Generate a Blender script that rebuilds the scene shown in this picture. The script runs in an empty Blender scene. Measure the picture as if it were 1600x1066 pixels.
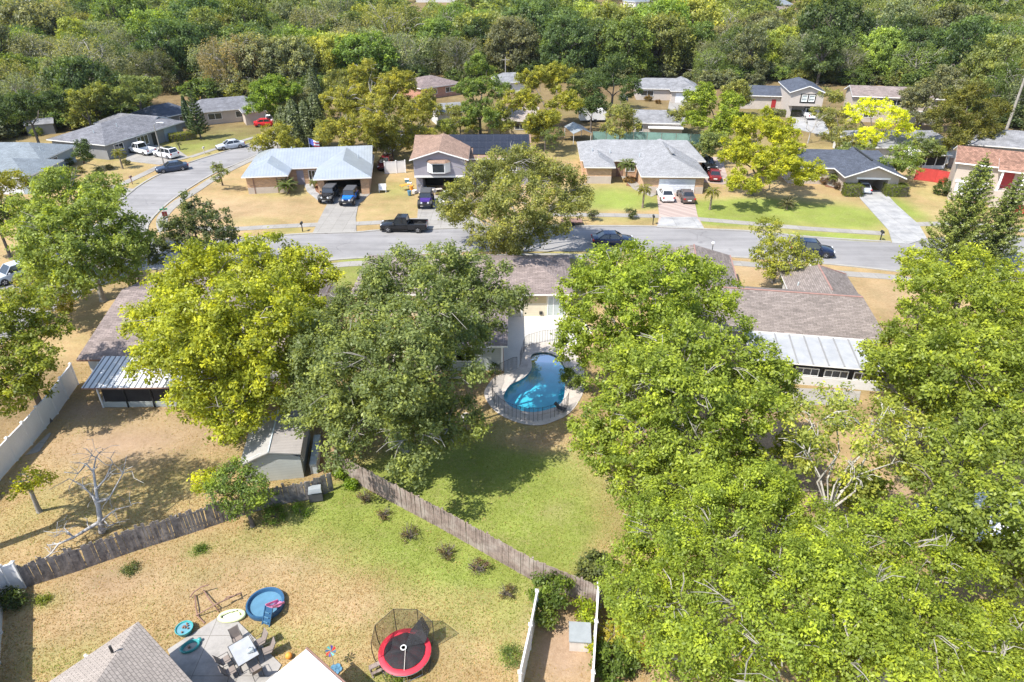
import bpy, bmesh, math, random
import numpy as np
from mathutils import Vector, Matrix
from mathutils.geometry import tessellate_polygon
rad = math.radians
S = bpy.context.scene
# ------------------------------------------------------------------ camera, sky, sun, exposure
CAM_H, PITCH, FPX = 30.3, rad(30.3), 1050.0
cd = bpy.data.cameras.new('camera'); cam = bpy.data.objects.new('camera', cd); S.collection.objects.link(cam)
cam.location = (0, 0, CAM_H); cam.rotation_euler = (rad(90) - PITCH, 0, 0)
cd.sensor_width = 36; cd.lens = 36 * FPX / 1600; cd.clip_end = 6000; S.camera = cam
SUN = Vector((.58, .40, -1)).normalized()
W = bpy.data.worlds.new('World'); S.world = W; W.use_nodes = True
wn = W.node_tree.nodes; wl = W.node_tree.links
sky = wn.new('ShaderNodeTexSky'); sky.sky_type = 'NISHITA'; sky.sun_disc = False
sky.sun_elevation = math.asin(-SUN.z); sky.sun_rotation = math.atan2(-SUN.x, -SUN.y)
wl.new(sky.outputs[0], wn['Background'].inputs[0]); wn['Background'].inputs[1].default_value = .15
ld = bpy.data.lights.new('sun', 'SUN'); ld.energy = 4.1; ld.angle = rad(.5); ld.color = (1, .96, .88)
lo = bpy.data.objects.new('sun', ld); S.collection.objects.link(lo); lo.location = (-40, -20, 90)
lo.rotation_euler = SUN.to_track_quat('-Z', 'Y').to_euler()
S.view_settings.view_transform = 'Standard'; S.view_settings.look = 'None'
S.view_settings.gamma = 1; S.view_settings.exposure = 1.05
S.render.engine = 'CYCLES'; S.cycles.max_bounces = 6; S.cycles.diffuse_bounces = 3; S.cycles.glossy_bounces = 2
S.cycles.transmission_bounces = 3; S.cycles.transparent_max_bounces = 8
S.cycles.caustics_reflective = False; S.cycles.caustics_refractive = False
try: S.cycles.use_denoising = True
except Exception: pass

def at(px, py, z=0.0):
    """ground point (at height z) that the photograph's pixel shows"""
    u = (px - 800) / FPX; v = (533 - py) / FPX
    dy = math.cos(PITCH) + v * math.sin(PITCH); dz = -math.sin(PITCH) + v * math.cos(PITCH)
    t = (z - CAM_H) / dz
    return Vector((u * t, dy * t, z))
def P2(pts, z=0): return [at(x, y, z) for x, y in pts]

# ------------------------------------------------------------------ materials
def mat(name):
    m = bpy.data.materials.new(name); m.use_nodes = True
    n = m.node_tree.nodes; return m, n, m.node_tree.links, n['Principled BSDF']
def ramp(n, stops):
    r = n.new('ShaderNodeValToRGB'); e = r.color_ramp.elements
    while len(e) < len(stops): e.new(.5)
    for el, (p, c) in zip(e, stops): el.position = p; el.color = (*c, 1)
    return r
def noise(n, l, scale, detail=4, rough=.55, vec=None, dim='3D'):
    t = n.new('ShaderNodeTexNoise'); t.inputs['Scale'].default_value = scale
    t.inputs['Detail'].default_value = detail; t.inputs['Roughness'].default_value = rough
    if vec is not None: l.new(vec, t.inputs['Vector'])
    return t
def mixc(n, l, fac, a, b, mode='MIX'):
    m = n.new('ShaderNodeMix'); m.data_type = 'RGBA'; m.blend_type = mode
    for s, v in ((m.inputs[0], fac), (m.inputs[6], a), (m.inputs[7], b)):
        if hasattr(v, 'links') or isinstance(v, bpy.types.NodeSocket): l.new(v, s)
        elif isinstance(v, (int, float)): s.default_value = v
        else: s.default_value = (*v, 1)
    return m.outputs[2]
def sc(c, k): return tuple(x * k for x in c)
def surf(name, col, var=.15, scale=3, rough=.8, fine=30, bump=.0, spec=.3, stain=None, stain_scale=.6, metal=0):
    """plain weathered surface: two scales of noise on one colour, optional stains"""
    m, n, l, b = mat(name)
    tc = n.new('ShaderNodeTexCoord').outputs['Object']
    r = ramp(n, [(.3, sc(col, 1 - var)), (.7, sc(col, 1 + var))]); l.new(noise(n, l, scale, 5, .6, tc).outputs[0], r.inputs[0])
    f = ramp(n, [(.3, (1 - var, ) * 3), (.7, (1 + var, ) * 3)]); nf = noise(n, l, fine, 3, .6, tc); l.new(nf.outputs[0], f.inputs[0])
    c = mixc(n, l, .6, r.outputs[0], f.outputs[0], 'MULTIPLY')
    if stain:
        s = ramp(n, [(.45, (0, 0, 0)), (.7, (1, 1, 1))]); l.new(noise(n, l, stain_scale, 6, .65, tc).outputs[0], s.inputs[0])
        c = mixc(n, l, s.outputs[0], c, stain)
    l.new(c, b.inputs['Base Color']); b.inputs['Roughness'].default_value = rough
    b.inputs['Specular IOR Level'].default_value = spec; b.inputs['Metallic'].default_value = metal
    if bump:
        bp = n.new('ShaderNodeBump'); bp.inputs['Strength'].default_value = bump; bp.inputs['Distance'].default_value = .03
        l.new(nf.outputs[0], bp.inputs['Height']); l.new(bp.outputs[0], b.inputs['Normal'])
    return m
def slope_uv(n, l):
    """u runs along a roof plane's rows, v up its slope (object space)"""
    g = n.new('ShaderNodeNewGeometry'); vt = n.new('ShaderNodeVectorTransform'); vt.convert_from = 'WORLD'; vt.convert_to = 'OBJECT'; vt.vector_type = 'NORMAL'
    l.new(g.outputs['True Normal'], vt.inputs[0])
    s = n.new('ShaderNodeSeparateXYZ'); l.new(vt.outputs[0], s.inputs[0])
    ax = n.new('ShaderNodeMath'); ax.operation = 'ABSOLUTE'; l.new(s.outputs[0], ax.inputs[0])
    ay = n.new('ShaderNodeMath'); ay.operation = 'ABSOLUTE'; l.new(s.outputs[1], ay.inputs[0])
    gt = n.new('ShaderNodeMath'); gt.operation = 'GREATER_THAN'; l.new(ax.outputs[0], gt.inputs[0]); l.new(ay.outputs[0], gt.inputs[1])
    tc = n.new('ShaderNodeTexCoord').outputs['Object']; p = n.new('ShaderNodeSeparateXYZ'); l.new(tc, p.inputs[0])
    mx = n.new('ShaderNodeMix'); l.new(gt.outputs[0], mx.inputs[0]); l.new(p.outputs[0], mx.inputs[2]); l.new(p.outputs[1], mx.inputs[3])
    my = n.new('ShaderNodeMix'); l.new(gt.outputs[0], my.inputs[0]); l.new(p.outputs[1], my.inputs[2]); l.new(p.outputs[0], my.inputs[3])
    c = n.new('ShaderNodeCombineXYZ'); l.new(mx.outputs[0], c.inputs[0]); l.new(my.outputs[0], c.inputs[1])
    return c.outputs[0], tc, mx.outputs[0]
def shingle(name, col, var=.22, streak=.25, bw=.5, bh=.16):
    m, n, l, b = mat(name)
    uv, tc, u = slope_uv(n, l)
    br = n.new('ShaderNodeTexBrick'); l.new(uv, br.inputs['Vector']); br.inputs['Scale'].default_value = 1
    br.inputs['Brick Width'].default_value = bw; br.inputs['Row Height'].default_value = bh; br.inputs['Mortar Size'].default_value = .014
    br.inputs['Color1'].default_value = (*sc(col, 1 - var), 1); br.inputs['Color2'].default_value = (*sc(col, 1 + var), 1)
    br.inputs['Mortar'].default_value = (*sc(col, .5), 1)
    r = ramp(n, [(.32, (1 - streak, ) * 3), (.68, (1 + streak * .6, ) * 3)]); l.new(noise(n, l, .7, 6, .65, tc).outputs[0], r.inputs[0])
    c = mixc(n, l, 1, br.outputs[0], r.outputs[0], 'MULTIPLY')
    f = ramp(n, [(.3, (.75, ) * 3), (.7, (1.25, ) * 3)]); l.new(noise(n, l, 9, 3, .6, tc).outputs[0], f.inputs[0])
    l.new(mixc(n, l, .7, c, f.outputs[0], 'MULTIPLY'), b.inputs['Base Color']); b.inputs['Roughness'].default_value = .9
    b.inputs['Specular IOR Level'].default_value = .2
    return m
def seamed(name, col, seam, pitch=.45, width=.12, rough=.4, metal=.3, stain=None):
    m, n, l, b = mat(name)
    uv, tc, u = slope_uv(n, l)
    d = n.new('ShaderNodeMath'); d.operation = 'DIVIDE'; l.new(u, d.inputs[0]); d.inputs[1].default_value = pitch
    fr = n.new('ShaderNodeMath'); fr.operation = 'FRACT'; l.new(d.outputs[0], fr.inputs[0])
    lt = n.new('ShaderNodeMath'); lt.operation = 'LESS_THAN'; l.new(fr.outputs[0], lt.inputs[0]); lt.inputs[1].default_value = width
    r = ramp(n, [(.3, sc(col, .88)), (.7, sc(col, 1.08))]); l.new(noise(n, l, .8, 5, .6, tc).outputs[0], r.inputs[0])
    c = r.outputs[0]
    if stain:
        s = ramp(n, [(.5, (0, 0, 0)), (.72, (1, 1, 1))]); l.new(noise(n, l, 1.1, 6, .7, tc).outputs[0], s.inputs[0]); c = mixc(n, l, s.outputs[0], c, stain)
    l.new(mixc(n, l, lt.outputs[0], c, seam), b.inputs['Base Color'])
    b.inputs['Roughness'].default_value = rough; b.inputs['Metallic'].default_value = metal
    bp = n.new('ShaderNodeBump'); bp.inputs['Strength'].default_value = .5; bp.inputs['Distance'].default_value = .03
    l.new(lt.outputs[0], bp.inputs['Height']); l.new(bp.outputs[0], b.inputs['Normal'])
    return m
def siding(name, col, pitch=.2, var=.06):
    m, n, l, b = mat(name)
    tc = n.new('ShaderNodeTexCoord').outputs['Object']; p = n.new('ShaderNodeSeparateXYZ'); l.new(tc, p.inputs[0])
    d = n.new('ShaderNodeMath'); d.operation = 'DIVIDE'; l.new(p.outputs[2], d.inputs[0]); d.inputs[1].default_value = pitch
    fr = n.new('ShaderNodeMath'); fr.operation = 'FRACT'; l.new(d.outputs[0], fr.inputs[0])
    r = ramp(n, [(.0, sc(col, .72)), (.12, col), (1, col)]); l.new(fr.outputs[0], r.inputs[0])
    r2 = ramp(n, [(.3, (1 - var, ) * 3), (.7, (1 + var, ) * 3)]); l.new(noise(n, l, 1.5, 5, .6, tc).outputs[0], r2.inputs[0])
    l.new(mixc(n, l, 1, r.outputs[0], r2.outputs[0], 'MULTIPLY'), b.inputs['Base Color']); b.inputs['Roughness'].default_value = .7
    return m
def brickwall(name, col, mortar):
    m, n, l, b = mat(name)
    tc = n.new('ShaderNodeTexCoord').outputs['Object']; p = n.new('ShaderNodeSeparateXYZ'); l.new(tc, p.inputs[0])
    a = n.new('ShaderNodeMath'); l.new(p.outputs[0], a.inputs[0]); l.new(p.outputs[1], a.inputs[1])
    c = n.new('ShaderNodeCombineXYZ'); l.new(a.outputs[0], c.inputs[0]); l.new(p.outputs[2], c.inputs[1])
    br = n.new('ShaderNodeTexBrick'); l.new(c.outputs[0], br.inputs['Vector']); br.inputs['Scale'].default_value = 1
    br.inputs['Brick Width'].default_value = .4; br.inputs['Row Height'].default_value = .14; br.inputs['Mortar Size'].default_value = .012
    br.inputs['Color1'].default_value = (*sc(col, .8), 1); br.inputs['Color2'].default_value = (*sc(col, 1.2), 1); br.inputs['Mortar'].default_value = (*mortar, 1)
    l.new(br.outputs[0], b.inputs['Base Color']); b.inputs['Roughness'].default_value = .9
    return m
def glossy(name, col, rough=.25, metal=0, coat=0, spec=.5):
    m, n, l, b = mat(name)
    tc = n.new('ShaderNodeTexCoord').outputs['Object']
    r = ramp(n, [(.35, sc(col, .9)), (.65, sc(col, 1.1))]); l.new(noise(n, l, 2, 4, .6, tc).outputs[0], r.inputs[0])
    l.new(r.outputs[0], b.inputs['Base Color']); b.inputs['Roughness'].default_value = rough; b.inputs['Metallic'].default_value = metal
    b.inputs['Coat Weight'].default_value = coat; b.inputs['Specular IOR Level'].default_value = spec
    return m
def veil(name, col, opacity, scale=60):
    """woven mesh: part open, part thread"""
    m, n, l, b = mat(name)
    t = n.new('ShaderNodeBsdfTransparent'); mx = n.new('ShaderNodeMixShader')
    tc = n.new('ShaderNodeTexCoord').outputs['Object']
    r = ramp(n, [(.3, (opacity * .8, ) * 3), (.7, (min(1, opacity * 1.2), ) * 3)]); l.new(noise(n, l, 4, 3, .6, tc).outputs[0], r.inputs[0])
    l.new(r.outputs[0], mx.inputs[0]); b.inputs['Base Color'].default_value = (*col, 1); b.inputs['Roughness'].default_value = .8
    l.new(t.outputs[0], mx.inputs[1]); l.new(b.outputs[0], mx.inputs[2]); l.new(mx.outputs[0], n['Material Output'].inputs[0])
    return m
def foliage_mat(name, transl=.42, gloss=.015):
    m, n, l, b = mat(name); n.remove(b)
    oi = n.new('ShaderNodeObjectInfo'); a = n.new('ShaderNodeAttribute'); a.attribute_name = 'tint'
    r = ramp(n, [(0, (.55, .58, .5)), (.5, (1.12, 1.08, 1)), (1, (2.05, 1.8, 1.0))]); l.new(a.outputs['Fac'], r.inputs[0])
    c = mixc(n, l, 1, oi.outputs['Color'], r.outputs[0], 'MULTIPLY')
    d = n.new('ShaderNodeBsdfDiffuse'); t = n.new('ShaderNodeBsdfTranslucent'); g = n.new('ShaderNodeBsdfGlossy')
    l.new(c, d.inputs[0]); l.new(mixc(n, l, 1, c, (1.6, 1.5, .6), 'MULTIPLY'), t.inputs[0]); g.inputs['Roughness'].default_value = .45
    m1 = n.new('ShaderNodeMixShader'); m1.inputs[0].default_value = transl; l.new(d.outputs[0], m1.inputs[1]); l.new(t.outputs[0], m1.inputs[2])
    m2 = n.new('ShaderNodeMixShader'); m2.inputs[0].default_value = gloss; l.new(m1.outputs[0], m2.inputs[1]); l.new(g.outputs[0], m2.inputs[2])
    l.new(m2.outputs[0], n['Material Output'].inputs[0])
    return m
def jointed(name, col, stain, ss, bw=1.5, bh=1.5):
    m = surf(name, col, .10, .5, .88, 10, .1, .2, stain, ss); n, l = m.node_tree.nodes, m.node_tree.links; b = n['Principled BSDF']; c = b.inputs['Base Color'].links[0].from_socket
    tc = n.new('ShaderNodeTexCoord').outputs['Object']; br = n.new('ShaderNodeTexBrick'); br.offset = 0; l.new(tc, br.inputs['Vector']); br.inputs['Scale'].default_value = 1; br.inputs['Brick Width'].default_value = bw; br.inputs['Row Height'].default_value = bh; br.inputs['Mortar Size'].default_value = .018
    br.inputs['Color1'].default_value = (.93, .93, .93, 1); br.inputs['Color2'].default_value = (1.05, 1.05, 1.05, 1); br.inputs['Mortar'].default_value = (.6, .58, .55, 1); l.new(mixc(n, l, 1, c, br.outputs[0], 'MULTIPLY'), b.inputs['Base Color']); return m
def asphalt():
    m = surf('asphalt', (.245, .236, .232), .07, .25, .9, 14, .15, .2, (.185, .178, .175), .12); n, l = m.node_tree.nodes, m.node_tree.links; b = n['Principled BSDF']; c = b.inputs['Base Color'].links[0].from_socket
    tc = n.new('ShaderNodeTexCoord').outputs['Object']; mp = n.new('ShaderNodeMapping'); mp.inputs['Scale'].default_value = (.06, .9, 1); l.new(tc, mp.inputs[0])
    r = ramp(n, [(.35, (.86, .86, .87)), (.65, (1.1, 1.1, 1.1))]); l.new(noise(n, l, 1, 5, .65, mp.outputs[0]).outputs[0], r.inputs[0]); c = mixc(n, l, 1, c, r.outputs[0], 'MULTIPLY')
    v = n.new('ShaderNodeTexVoronoi'); v.feature = 'DISTANCE_TO_EDGE'; v.inputs['Scale'].default_value = .13; ad = n.new('ShaderNodeVectorMath'); l.new(tc, ad.inputs[0]); l.new(noise(n, l, .9, 4, .6, tc).outputs[1], ad.inputs[1]); l.new(ad.outputs[0], v.inputs['Vector'])
    k = ramp(n, [(.0, (.72, .72, .73)), (.009, (1, 1, 1))]); l.new(v.outputs[0], k.inputs[0]); kk = ramp(n, [(.5, (0, 0, 0)), (.6, (1, 1, 1))]); l.new(noise(n, l, .12, 2, .5, tc).outputs[0], kk.inputs[0]); c = mixc(n, l, kk.outputs[0], c, mixc(n, l, 1, c, k.outputs[0], 'MULTIPLY'))
    s = ramp(n, [(.66, (1, 1, 1)), (.74, (.72, .72, .73))]); l.new(noise(n, l, .5, 3, .5, tc).outputs[0], s.inputs[0]); l.new(mixc(n, l, 1, c, s.outputs[0], 'MULTIPLY'), b.inputs['Base Color']); return m
M = {}
M['leaf'] = foliage_mat('leaf'); M['needle'] = foliage_mat('needle', .2, .03); M['grass'] = foliage_mat('grass_blade', .3, .02)
M['bark'] = surf('bark', (.13, .11, .095), .3, 2, .95, 12, .4); M['palebark'] = surf('pale_bark', (.27, .25, .22), .25, 2, .9, 10, .3)
M['silverbark'] = surf('silver_bark', (.37, .35, .315), .15, 2, .9, 10, .3); M['palmbark'] = surf('palm_bark', (.22, .18, .13), .25, 4, .9, 14, .4); M['deadwood'] = surf('dead_wood', (.36, .34, .32), .25, 3, .9, 14, .3)
M['asphalt'] = asphalt()
M['concrete'] = jointed('concrete', (.285, .268, .243), (.21, .195, .178), .5)
M['paleconcrete'] = jointed('pale_concrete', (.325, .32, .312), (.22, .22, .225), .7, 2.6, 2.6)
M['patio'] = jointed('patio_paving', (.32, .30, .28), (.21, .20, .19), .8, 2.2, 2.2)
M['pavers'] = brickwall('pavers', (.34, .265, .23), (.25, .21, .19))
M['whitepatio'] = surf('white_patio', (.50, .475, .435), .05, .6, .8, 8, .05)
M['deckstone'] = surf('pool_deck', (.40, .355, .315), .16, 1.2, .85, 9, .1)
M['coping'] = surf('pool_coping', (.42, .375, .34), .2, 3, .85, 14, .1)
M['curb'] = surf('curb', (.29, .275, .25), .12, 1, .9, 10)
M['white'] = surf('white_paint', (.78, .77, .75), .04, 1, .55, 9)
M['vinyl'] = surf('white_vinyl', (.70, .69, .68), .05, .8, .4, 6, 0, .4)
M['cream'] = siding('cream_siding', (.62, .55, .42)); M['tan'] = siding('tan_panel', (.50, .40, .24)); M['brick'] = brickwall('tan_brick', (.46, .27, .15), (.50, .42, .33))
M['mauve'] = siding('mauve_siding', (.28, .26, .295)); M['beige'] = surf('beige_stucco', (.43, .365, .31), .06, 1, .9); M['greige'] = siding('greige_siding', (.44, .39, .35))
M['bluegrey'] = surf('blue_grey_stucco', (.30, .35, .38), .06, 1, .9); M['greywall'] = surf('grey_stucco', (.22, .22, .22), .1, 1, .9)
M['whitewall'] = surf('white_stucco', (.55, .53, .51), .04, 1, .9); M['greygreen'] = siding('grey_green_siding', (.34, .36, .34)); M['redbrick'] = brickwall('red_brick', (.36, .16, .10), (.4, .3, .25))
M['gutter'] = surf('fascia', (.68, .66, .63), .05, 2, .6); M['brownfascia'] = surf('brown_fascia', (.22, .13, .10), .1, 2, .7)
M['glass'] = glossy('window_glass', (.03, .035, .04), .06, 0, 0, .8); M['carglass'] = glossy('car_glass', (.02, .023, .027), .05, 0, 0, .9)
M['curtain'] = surf('curtained_glass', (.42, .46, .45), .12, 4, .3)
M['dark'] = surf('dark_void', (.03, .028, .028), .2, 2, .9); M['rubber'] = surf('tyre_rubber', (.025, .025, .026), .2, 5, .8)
M['black'] = surf('black_metal', (.03, .03, .03), .2, 5, .5); M['steel'] = glossy('galvanised_steel', (.45, .45, .46), .35, .8); M['alloy'] = glossy('alloy_rim', (.5, .5, .52), .3, .9)
M['lamp'] = glossy('head_lamp', (.7, .72, .74), .1); M['red'] = glossy('red_lamp', (.4, .02, .02), .2)
M['roof_brown'] = shingle('brown_shingle', (.235, .19, .175)); M['roof_brown2'] = shingle('weathered_brown_shingle', (.205, .173, .156), .22, .16); M['roof_light'] = shingle('light_grey_shingle', (.265, .265, .272), .12, .15)
M['roof_slate'] = shingle('slate_shingle', (.075, .085, .11), .2, .2); M['roof_tan'] = shingle('tan_shingle', (.27, .18, .135), .18, .2); M['roof_tile'] = shingle('red_brown_tile', (.245, .138, .098), .3, .25, .3, .3)
M['roof_grey'] = shingle('grey_shingle', (.17, .17, .185)); M['roof_bluegrey'] = shingle('blue_grey_shingle', (.19, .215, .235), .12, .15); M['roof_midgrey'] = shingle('mid_grey_shingle', (.225, .225, .235), .15, .3)
M['roof_dull'] = shingle('dull_brown_shingle', (.21, .165, .155)); M['roof_pale'] = shingle('pale_shingle', (.33, .285, .25), .07, .1, .3, .145); M['roof_taupe'] = shingle('taupe_shingle', (.36, .31, .28))
M['roof_metal'] = seamed('pale_blue_metal', (.34, .37, .395), (.26, .285, .31), .42, .12, .35, .25)
M['ribbed'] = seamed('ribbed_cover', (.58, .58, .59), (.11, .11, .12), .42, .27, .5, .1); M['panelled'] = surf('white_panel_cover', (.335, .34, .35), .08, .6, .5, 6, 0, .3, (.27, .28, .295), .9)
M['shedroof'] = seamed('shed_roof', (.33, .30, .28), (.26, .235, .22), .16, .3, .7, 0, (.22, .2, .19)); M['shedside'] = siding('shed_siding', (.42, .43, .40), .22)
M['ridge'] = surf('red_ridge', (.29, .17, .145), .15, 3, .8); M['solar'] = None
M['wood'] = surf('weathered_picket', (.22, .17, .145), .3, 2.2, .95, 9, .3, .1, (.36, .31, .27), 1.2); M['oldwood'] = surf('old_grey_picket', (.185, .165, .155), .35, 2.6, .95, 9, .3, .1, (.29, .26, .24), 1.3)
M['redfence'] = surf('red_fence_paint', (.42, .05, .045), .15, 2, .7); M['greenscreen'] = surf('green_screen', (.16, .27, .24), .2, .6, .8, 6); M['meshfence'] = veil('pool_fence_mesh', (.05, .05, .05), .15)
M['net'] = veil('trampoline_net', (.012, .012, .012), .46); M['sunnet'] = veil('sagging_net', (.012, .012, .014), .98); M['mulch'] = surf('mulch', (.17, .085, .05), .3, 2, .95, 9, .3)
M['soil'] = surf('dirt', (.40, .27, .17), .2, 1, .95, 6, .3)
def newcol(name, c, rough=.5, **k): M[name] = glossy(name, c, rough, **k)
for nm, c, r in (('toy_blue', (.025, .085, .17), .4), ('toy_water', (.09, .20, .29), .1), ('toy_pink', (.75, .25, .42), .4), ('tramp_red', (.60, .03, .05), .5), ('tramp_mat', (.018, .018, .02), .7),
    ('float_yellow', (.62, .68, .38), .4), ('teal', (.05, .30, .30), .4), ('mirror', (.12, .28, .34), .3), ('orange', (.75, .28, .04), .6), ('sling', (.20, .165, .145), .8), ('frame_dark', (.06, .055, .05), .5),
    ('table_glass', (.35, .36, .38), .12), ('paint_black', (.012, .012, .014), .2), ('paint_white', (.78, .78, .78), .3), ('paint_blue', (.01, .16, .62), .25), ('paint_purple', (.06, .03, .20), .3), ('paint_navy', (.035, .05, .085), .2),
    ('paint_silver', (.42, .45, .50), .25), ('paint_brown', (.10, .075, .065), .2), ('paint_maroon', (.16, .02, .025), .25), ('paint_midnight', (.008, .014, .04), .18), ('paint_red', (.55, .02, .025), .3), ('door_red', (.30, .02, .025), .5), ('softtop', (.06, .06, .063), .8),
    ('garage_white', (.62, .63, .66), .5), ('flag_blue', (.05, .07, .28), .8), ('flag_red', (.45, .05, .06), .8), ('tin', (.45, .5, .52), .5), ('box_lid', (.24, .26, .27), .7), ('planter', (.5, .45, .4), .8)): newcol(nm, c, r)
def solar_mat():
    m, n, l, b = mat('solar_cells'); tc = n.new('ShaderNodeTexCoord').outputs['Object']
    br = n.new('ShaderNodeTexBrick'); l.new(tc, br.inputs['Vector']); br.offset = 0; br.inputs['Scale'].default_value = 1
    br.inputs['Brick Width'].default_value = 1.05; br.inputs['Row Height'].default_value = 1.62; br.inputs['Mortar Size'].default_value = .012
    br.inputs['Color1'].default_value = (.018, .02, .028, 1); br.inputs['Color2'].default_value = (.022, .024, .034, 1); br.inputs['Mortar'].default_value = (.055, .055, .06, 1)
    l.new(br.outputs[0], b.inputs['Base Color']); b.inputs['Roughness'].default_value = .25; return m
M['solar'] = solar_mat()
def water_mat():
    m, n, l, b = mat('pool_water'); n.remove(b)
    t = n.new('ShaderNodeBsdfTransparent'); t.inputs[0].default_value = (.62, .93, .97, 1)
    g = n.new('ShaderNodeBsdfGlossy'); g.inputs['Roughness'].default_value = .03
    f = n.new('ShaderNodeFresnel'); f.inputs[0].default_value = 1.18
    bp = n.new('ShaderNodeBump'); bp.inputs['Strength'].default_value = .12; tc = n.new('ShaderNodeTexCoord').outputs['Object']
    l.new(noise(n, l, 3.5, 3, .5, tc).outputs[0], bp.inputs['Height']); l.new(bp.outputs[0], g.inputs['Normal']); l.new(bp.outputs[0], f.inputs['Normal'])
    mx = n.new('ShaderNodeMixShader'); l.new(f.outputs[0], mx.inputs[0]); l.new(t.outputs[0], mx.inputs[1]); l.new(g.outputs[0], mx.inputs[2]); l.new(mx.outputs[0], n['Material Output'].inputs[0])
    return m
M['water'] = water_mat(); M['plaster'] = surf('pool_plaster', (.085, .42, .54), .12, .5, .8, 5)

# ------------------------------------------------------------------ mesh building
class MB:
    def __init__(s): s.v = []; s.f = []; s.m = []
    def add(s, vs, fs, mi=0):
        o = len(s.v); s.v += [tuple(p) for p in vs]; s.f += [tuple(i + o for i in f) for f in fs]; s.m += [mi] * len(fs); return s
    def box(s, x0, x1, y0, y1, z0, z1, mi=0, mx=None):
        vs = [Vector(p) for p in ((x0, y0, z0), (x1, y0, z0), (x1, y1, z0), (x0, y1, z0), (x0, y0, z1), (x1, y0, z1), (x1, y1, z1), (x0, y1, z1))]
        if mx: vs = [mx @ p for p in vs]
        return s.add(vs, [(3, 2, 1, 0), (4, 5, 6, 7), (0, 1, 5, 4), (1, 2, 6, 5), (2, 3, 7, 6), (3, 0, 4, 7)], mi)
    def tube(s, pts, rs, k=6, mi=0, cap=True):
        pts = [Vector(p) for p in pts]
        if not isinstance(rs, (list, tuple)): rs = [rs] * len(pts)
        vs = []; 
        for i, p in enumerate(pts):
            d = (pts[min(i + 1, len(pts) - 1)] - pts[max(i - 1, 0)])
            d = d.normalized() if d.length > 1e-6 else Vector((0, 0, 1))
            a = d.cross(Vector((0, 0, 1)) if abs(d.z) < .9 else Vector((1, 0, 0))).normalized(); b = d.cross(a)
            for j in range(k):
                t = 2 * math.pi * j / k; vs.append(p + (a * math.cos(t) + b * math.sin(t)) * rs[i])
        fs = [(i * k + j, i * k + (j + 1) % k, (i + 1) * k + (j + 1) % k, (i + 1) * k + j) for i in range(len(pts) - 1) for j in range(k)]
        if cap: fs += [tuple(range(k))[::-1], tuple(range((len(pts) - 1) * k, len(pts) * k))]
        return s.add(vs, fs, mi)
    def loft(s, rings, mi=0, cap=True):
        k = len(rings[0]); vs = [p for r in rings for p in r]
        fs = [(i * k + j, i * k + (j + 1) % k, (i + 1) * k + (j + 1) % k, (i + 1) * k + j) for i in range(len(rings) - 1) for j in range(k)]
        if cap: fs += [tuple(range(k))[::-1], tuple(range((len(rings) - 1) * k, len(rings) * k))]
        return s.add(vs, fs, mi)
    def lathe(s, prof, k=20, mi=0, c=(0, 0, 0), cap=True):
        return s.loft([[(c[0] + r * math.cos(2 * math.pi * j / k), c[1] + r * math.sin(2 * math.pi * j / k), c[2] + z) for j in range(k)] for r, z in prof], mi, cap)
    def slab(s, poly, t, top=0, side=1):
        n = len(poly); vs = list(poly) + [(p[0], p[1], p[2] - t) for p in poly]
        s.add(vs, [tuple(range(n))], top)
        o = len(s.v) - 2 * n; s.f.append(tuple(o + n + i for i in range(n))[::-1]); s.m.append(side)
        for i in range(n):
            j = (i + 1) % n; s.f.append((o + i, o + n + i, o + n + j, o + j)); s.m.append(side)
        return s
    def flat(s, outer, z, mi=0, holes=()):
        loops = [[Vector((p[0], p[1], 0)) for p in outer]] + [[Vector((p[0], p[1], 0)) for p in h] for h in holes]
        vs = [(p.x, p.y, z) for L in loops for p in L]; fs = []
        for t in tessellate_polygon(loops):
            a, b, c = (Vector(vs[i]) for i in t)
            fs.append(tuple(t) if (b - a).cross(c - a).z > 0 else tuple(t)[::-1])
        return s.add(vs, fs, mi)
    def build(s, name, mats, parent=None, smooth=0):
        me = bpy.data.meshes.new(name); me.from_pydata(s.v, [], s.f)
        for m in (mats if isinstance(mats, (list, tuple)) else [mats]): me.materials.append(M[m] if isinstance(m, str) else m)
        me.polygons.foreach_set('material_index', s.m)
        bm = bmesh.new(); bm.from_mesh(me); bmesh.ops.recalc_face_normals(bm, faces=bm.faces); bm.to_mesh(me); bm.free()
        if smooth:
            me.polygons.foreach_set('use_smooth', [True] * len(me.polygons)); me.set_sharp_from_angle(angle=rad(smooth))
        me.update(); o = bpy.data.objects.new(name, me); S.collection.objects.link(o)
        if parent: o.parent = parent
        return o
def tag(o, label, cat, group=None):
    o['label'] = label; o['category'] = cat
    if group: o['group'] = group
    return o
def struct(o): o['kind'] = 'structure'; return o
def stuff(o, label=None, cat=None):
    o['kind'] = 'stuff'
    if label: o['label'] = label; o['category'] = cat
    return o
def thing(name, label, cat, loc=(0, 0, 0), rz=0, group=None):
    o = bpy.data.objects.new(name, None); S.collection.objects.link(o); o.empty_display_size = .2
    o.location = (loc[0], loc[1], loc[2] if len(loc) > 2 else 0); o.rotation_euler = (0, 0, rad(rz)); return tag(o, label, cat, group)
def copy_thing(o, loc, rz, label, group=None, color=None):
    c = o.copy(); S.collection.objects.link(c); c.location = loc; c.rotation_euler = (0, 0, rad(rz)); c['label'] = label
    if group: c['group'] = group
    for ch in o.children:
        d = ch.copy(); S.collection.objects.link(d); d.parent = c
        if color: d.color = color
        for g in ch.children:
            e = g.copy(); S.collection.objects.link(e); e.parent = d
    return c
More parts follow.
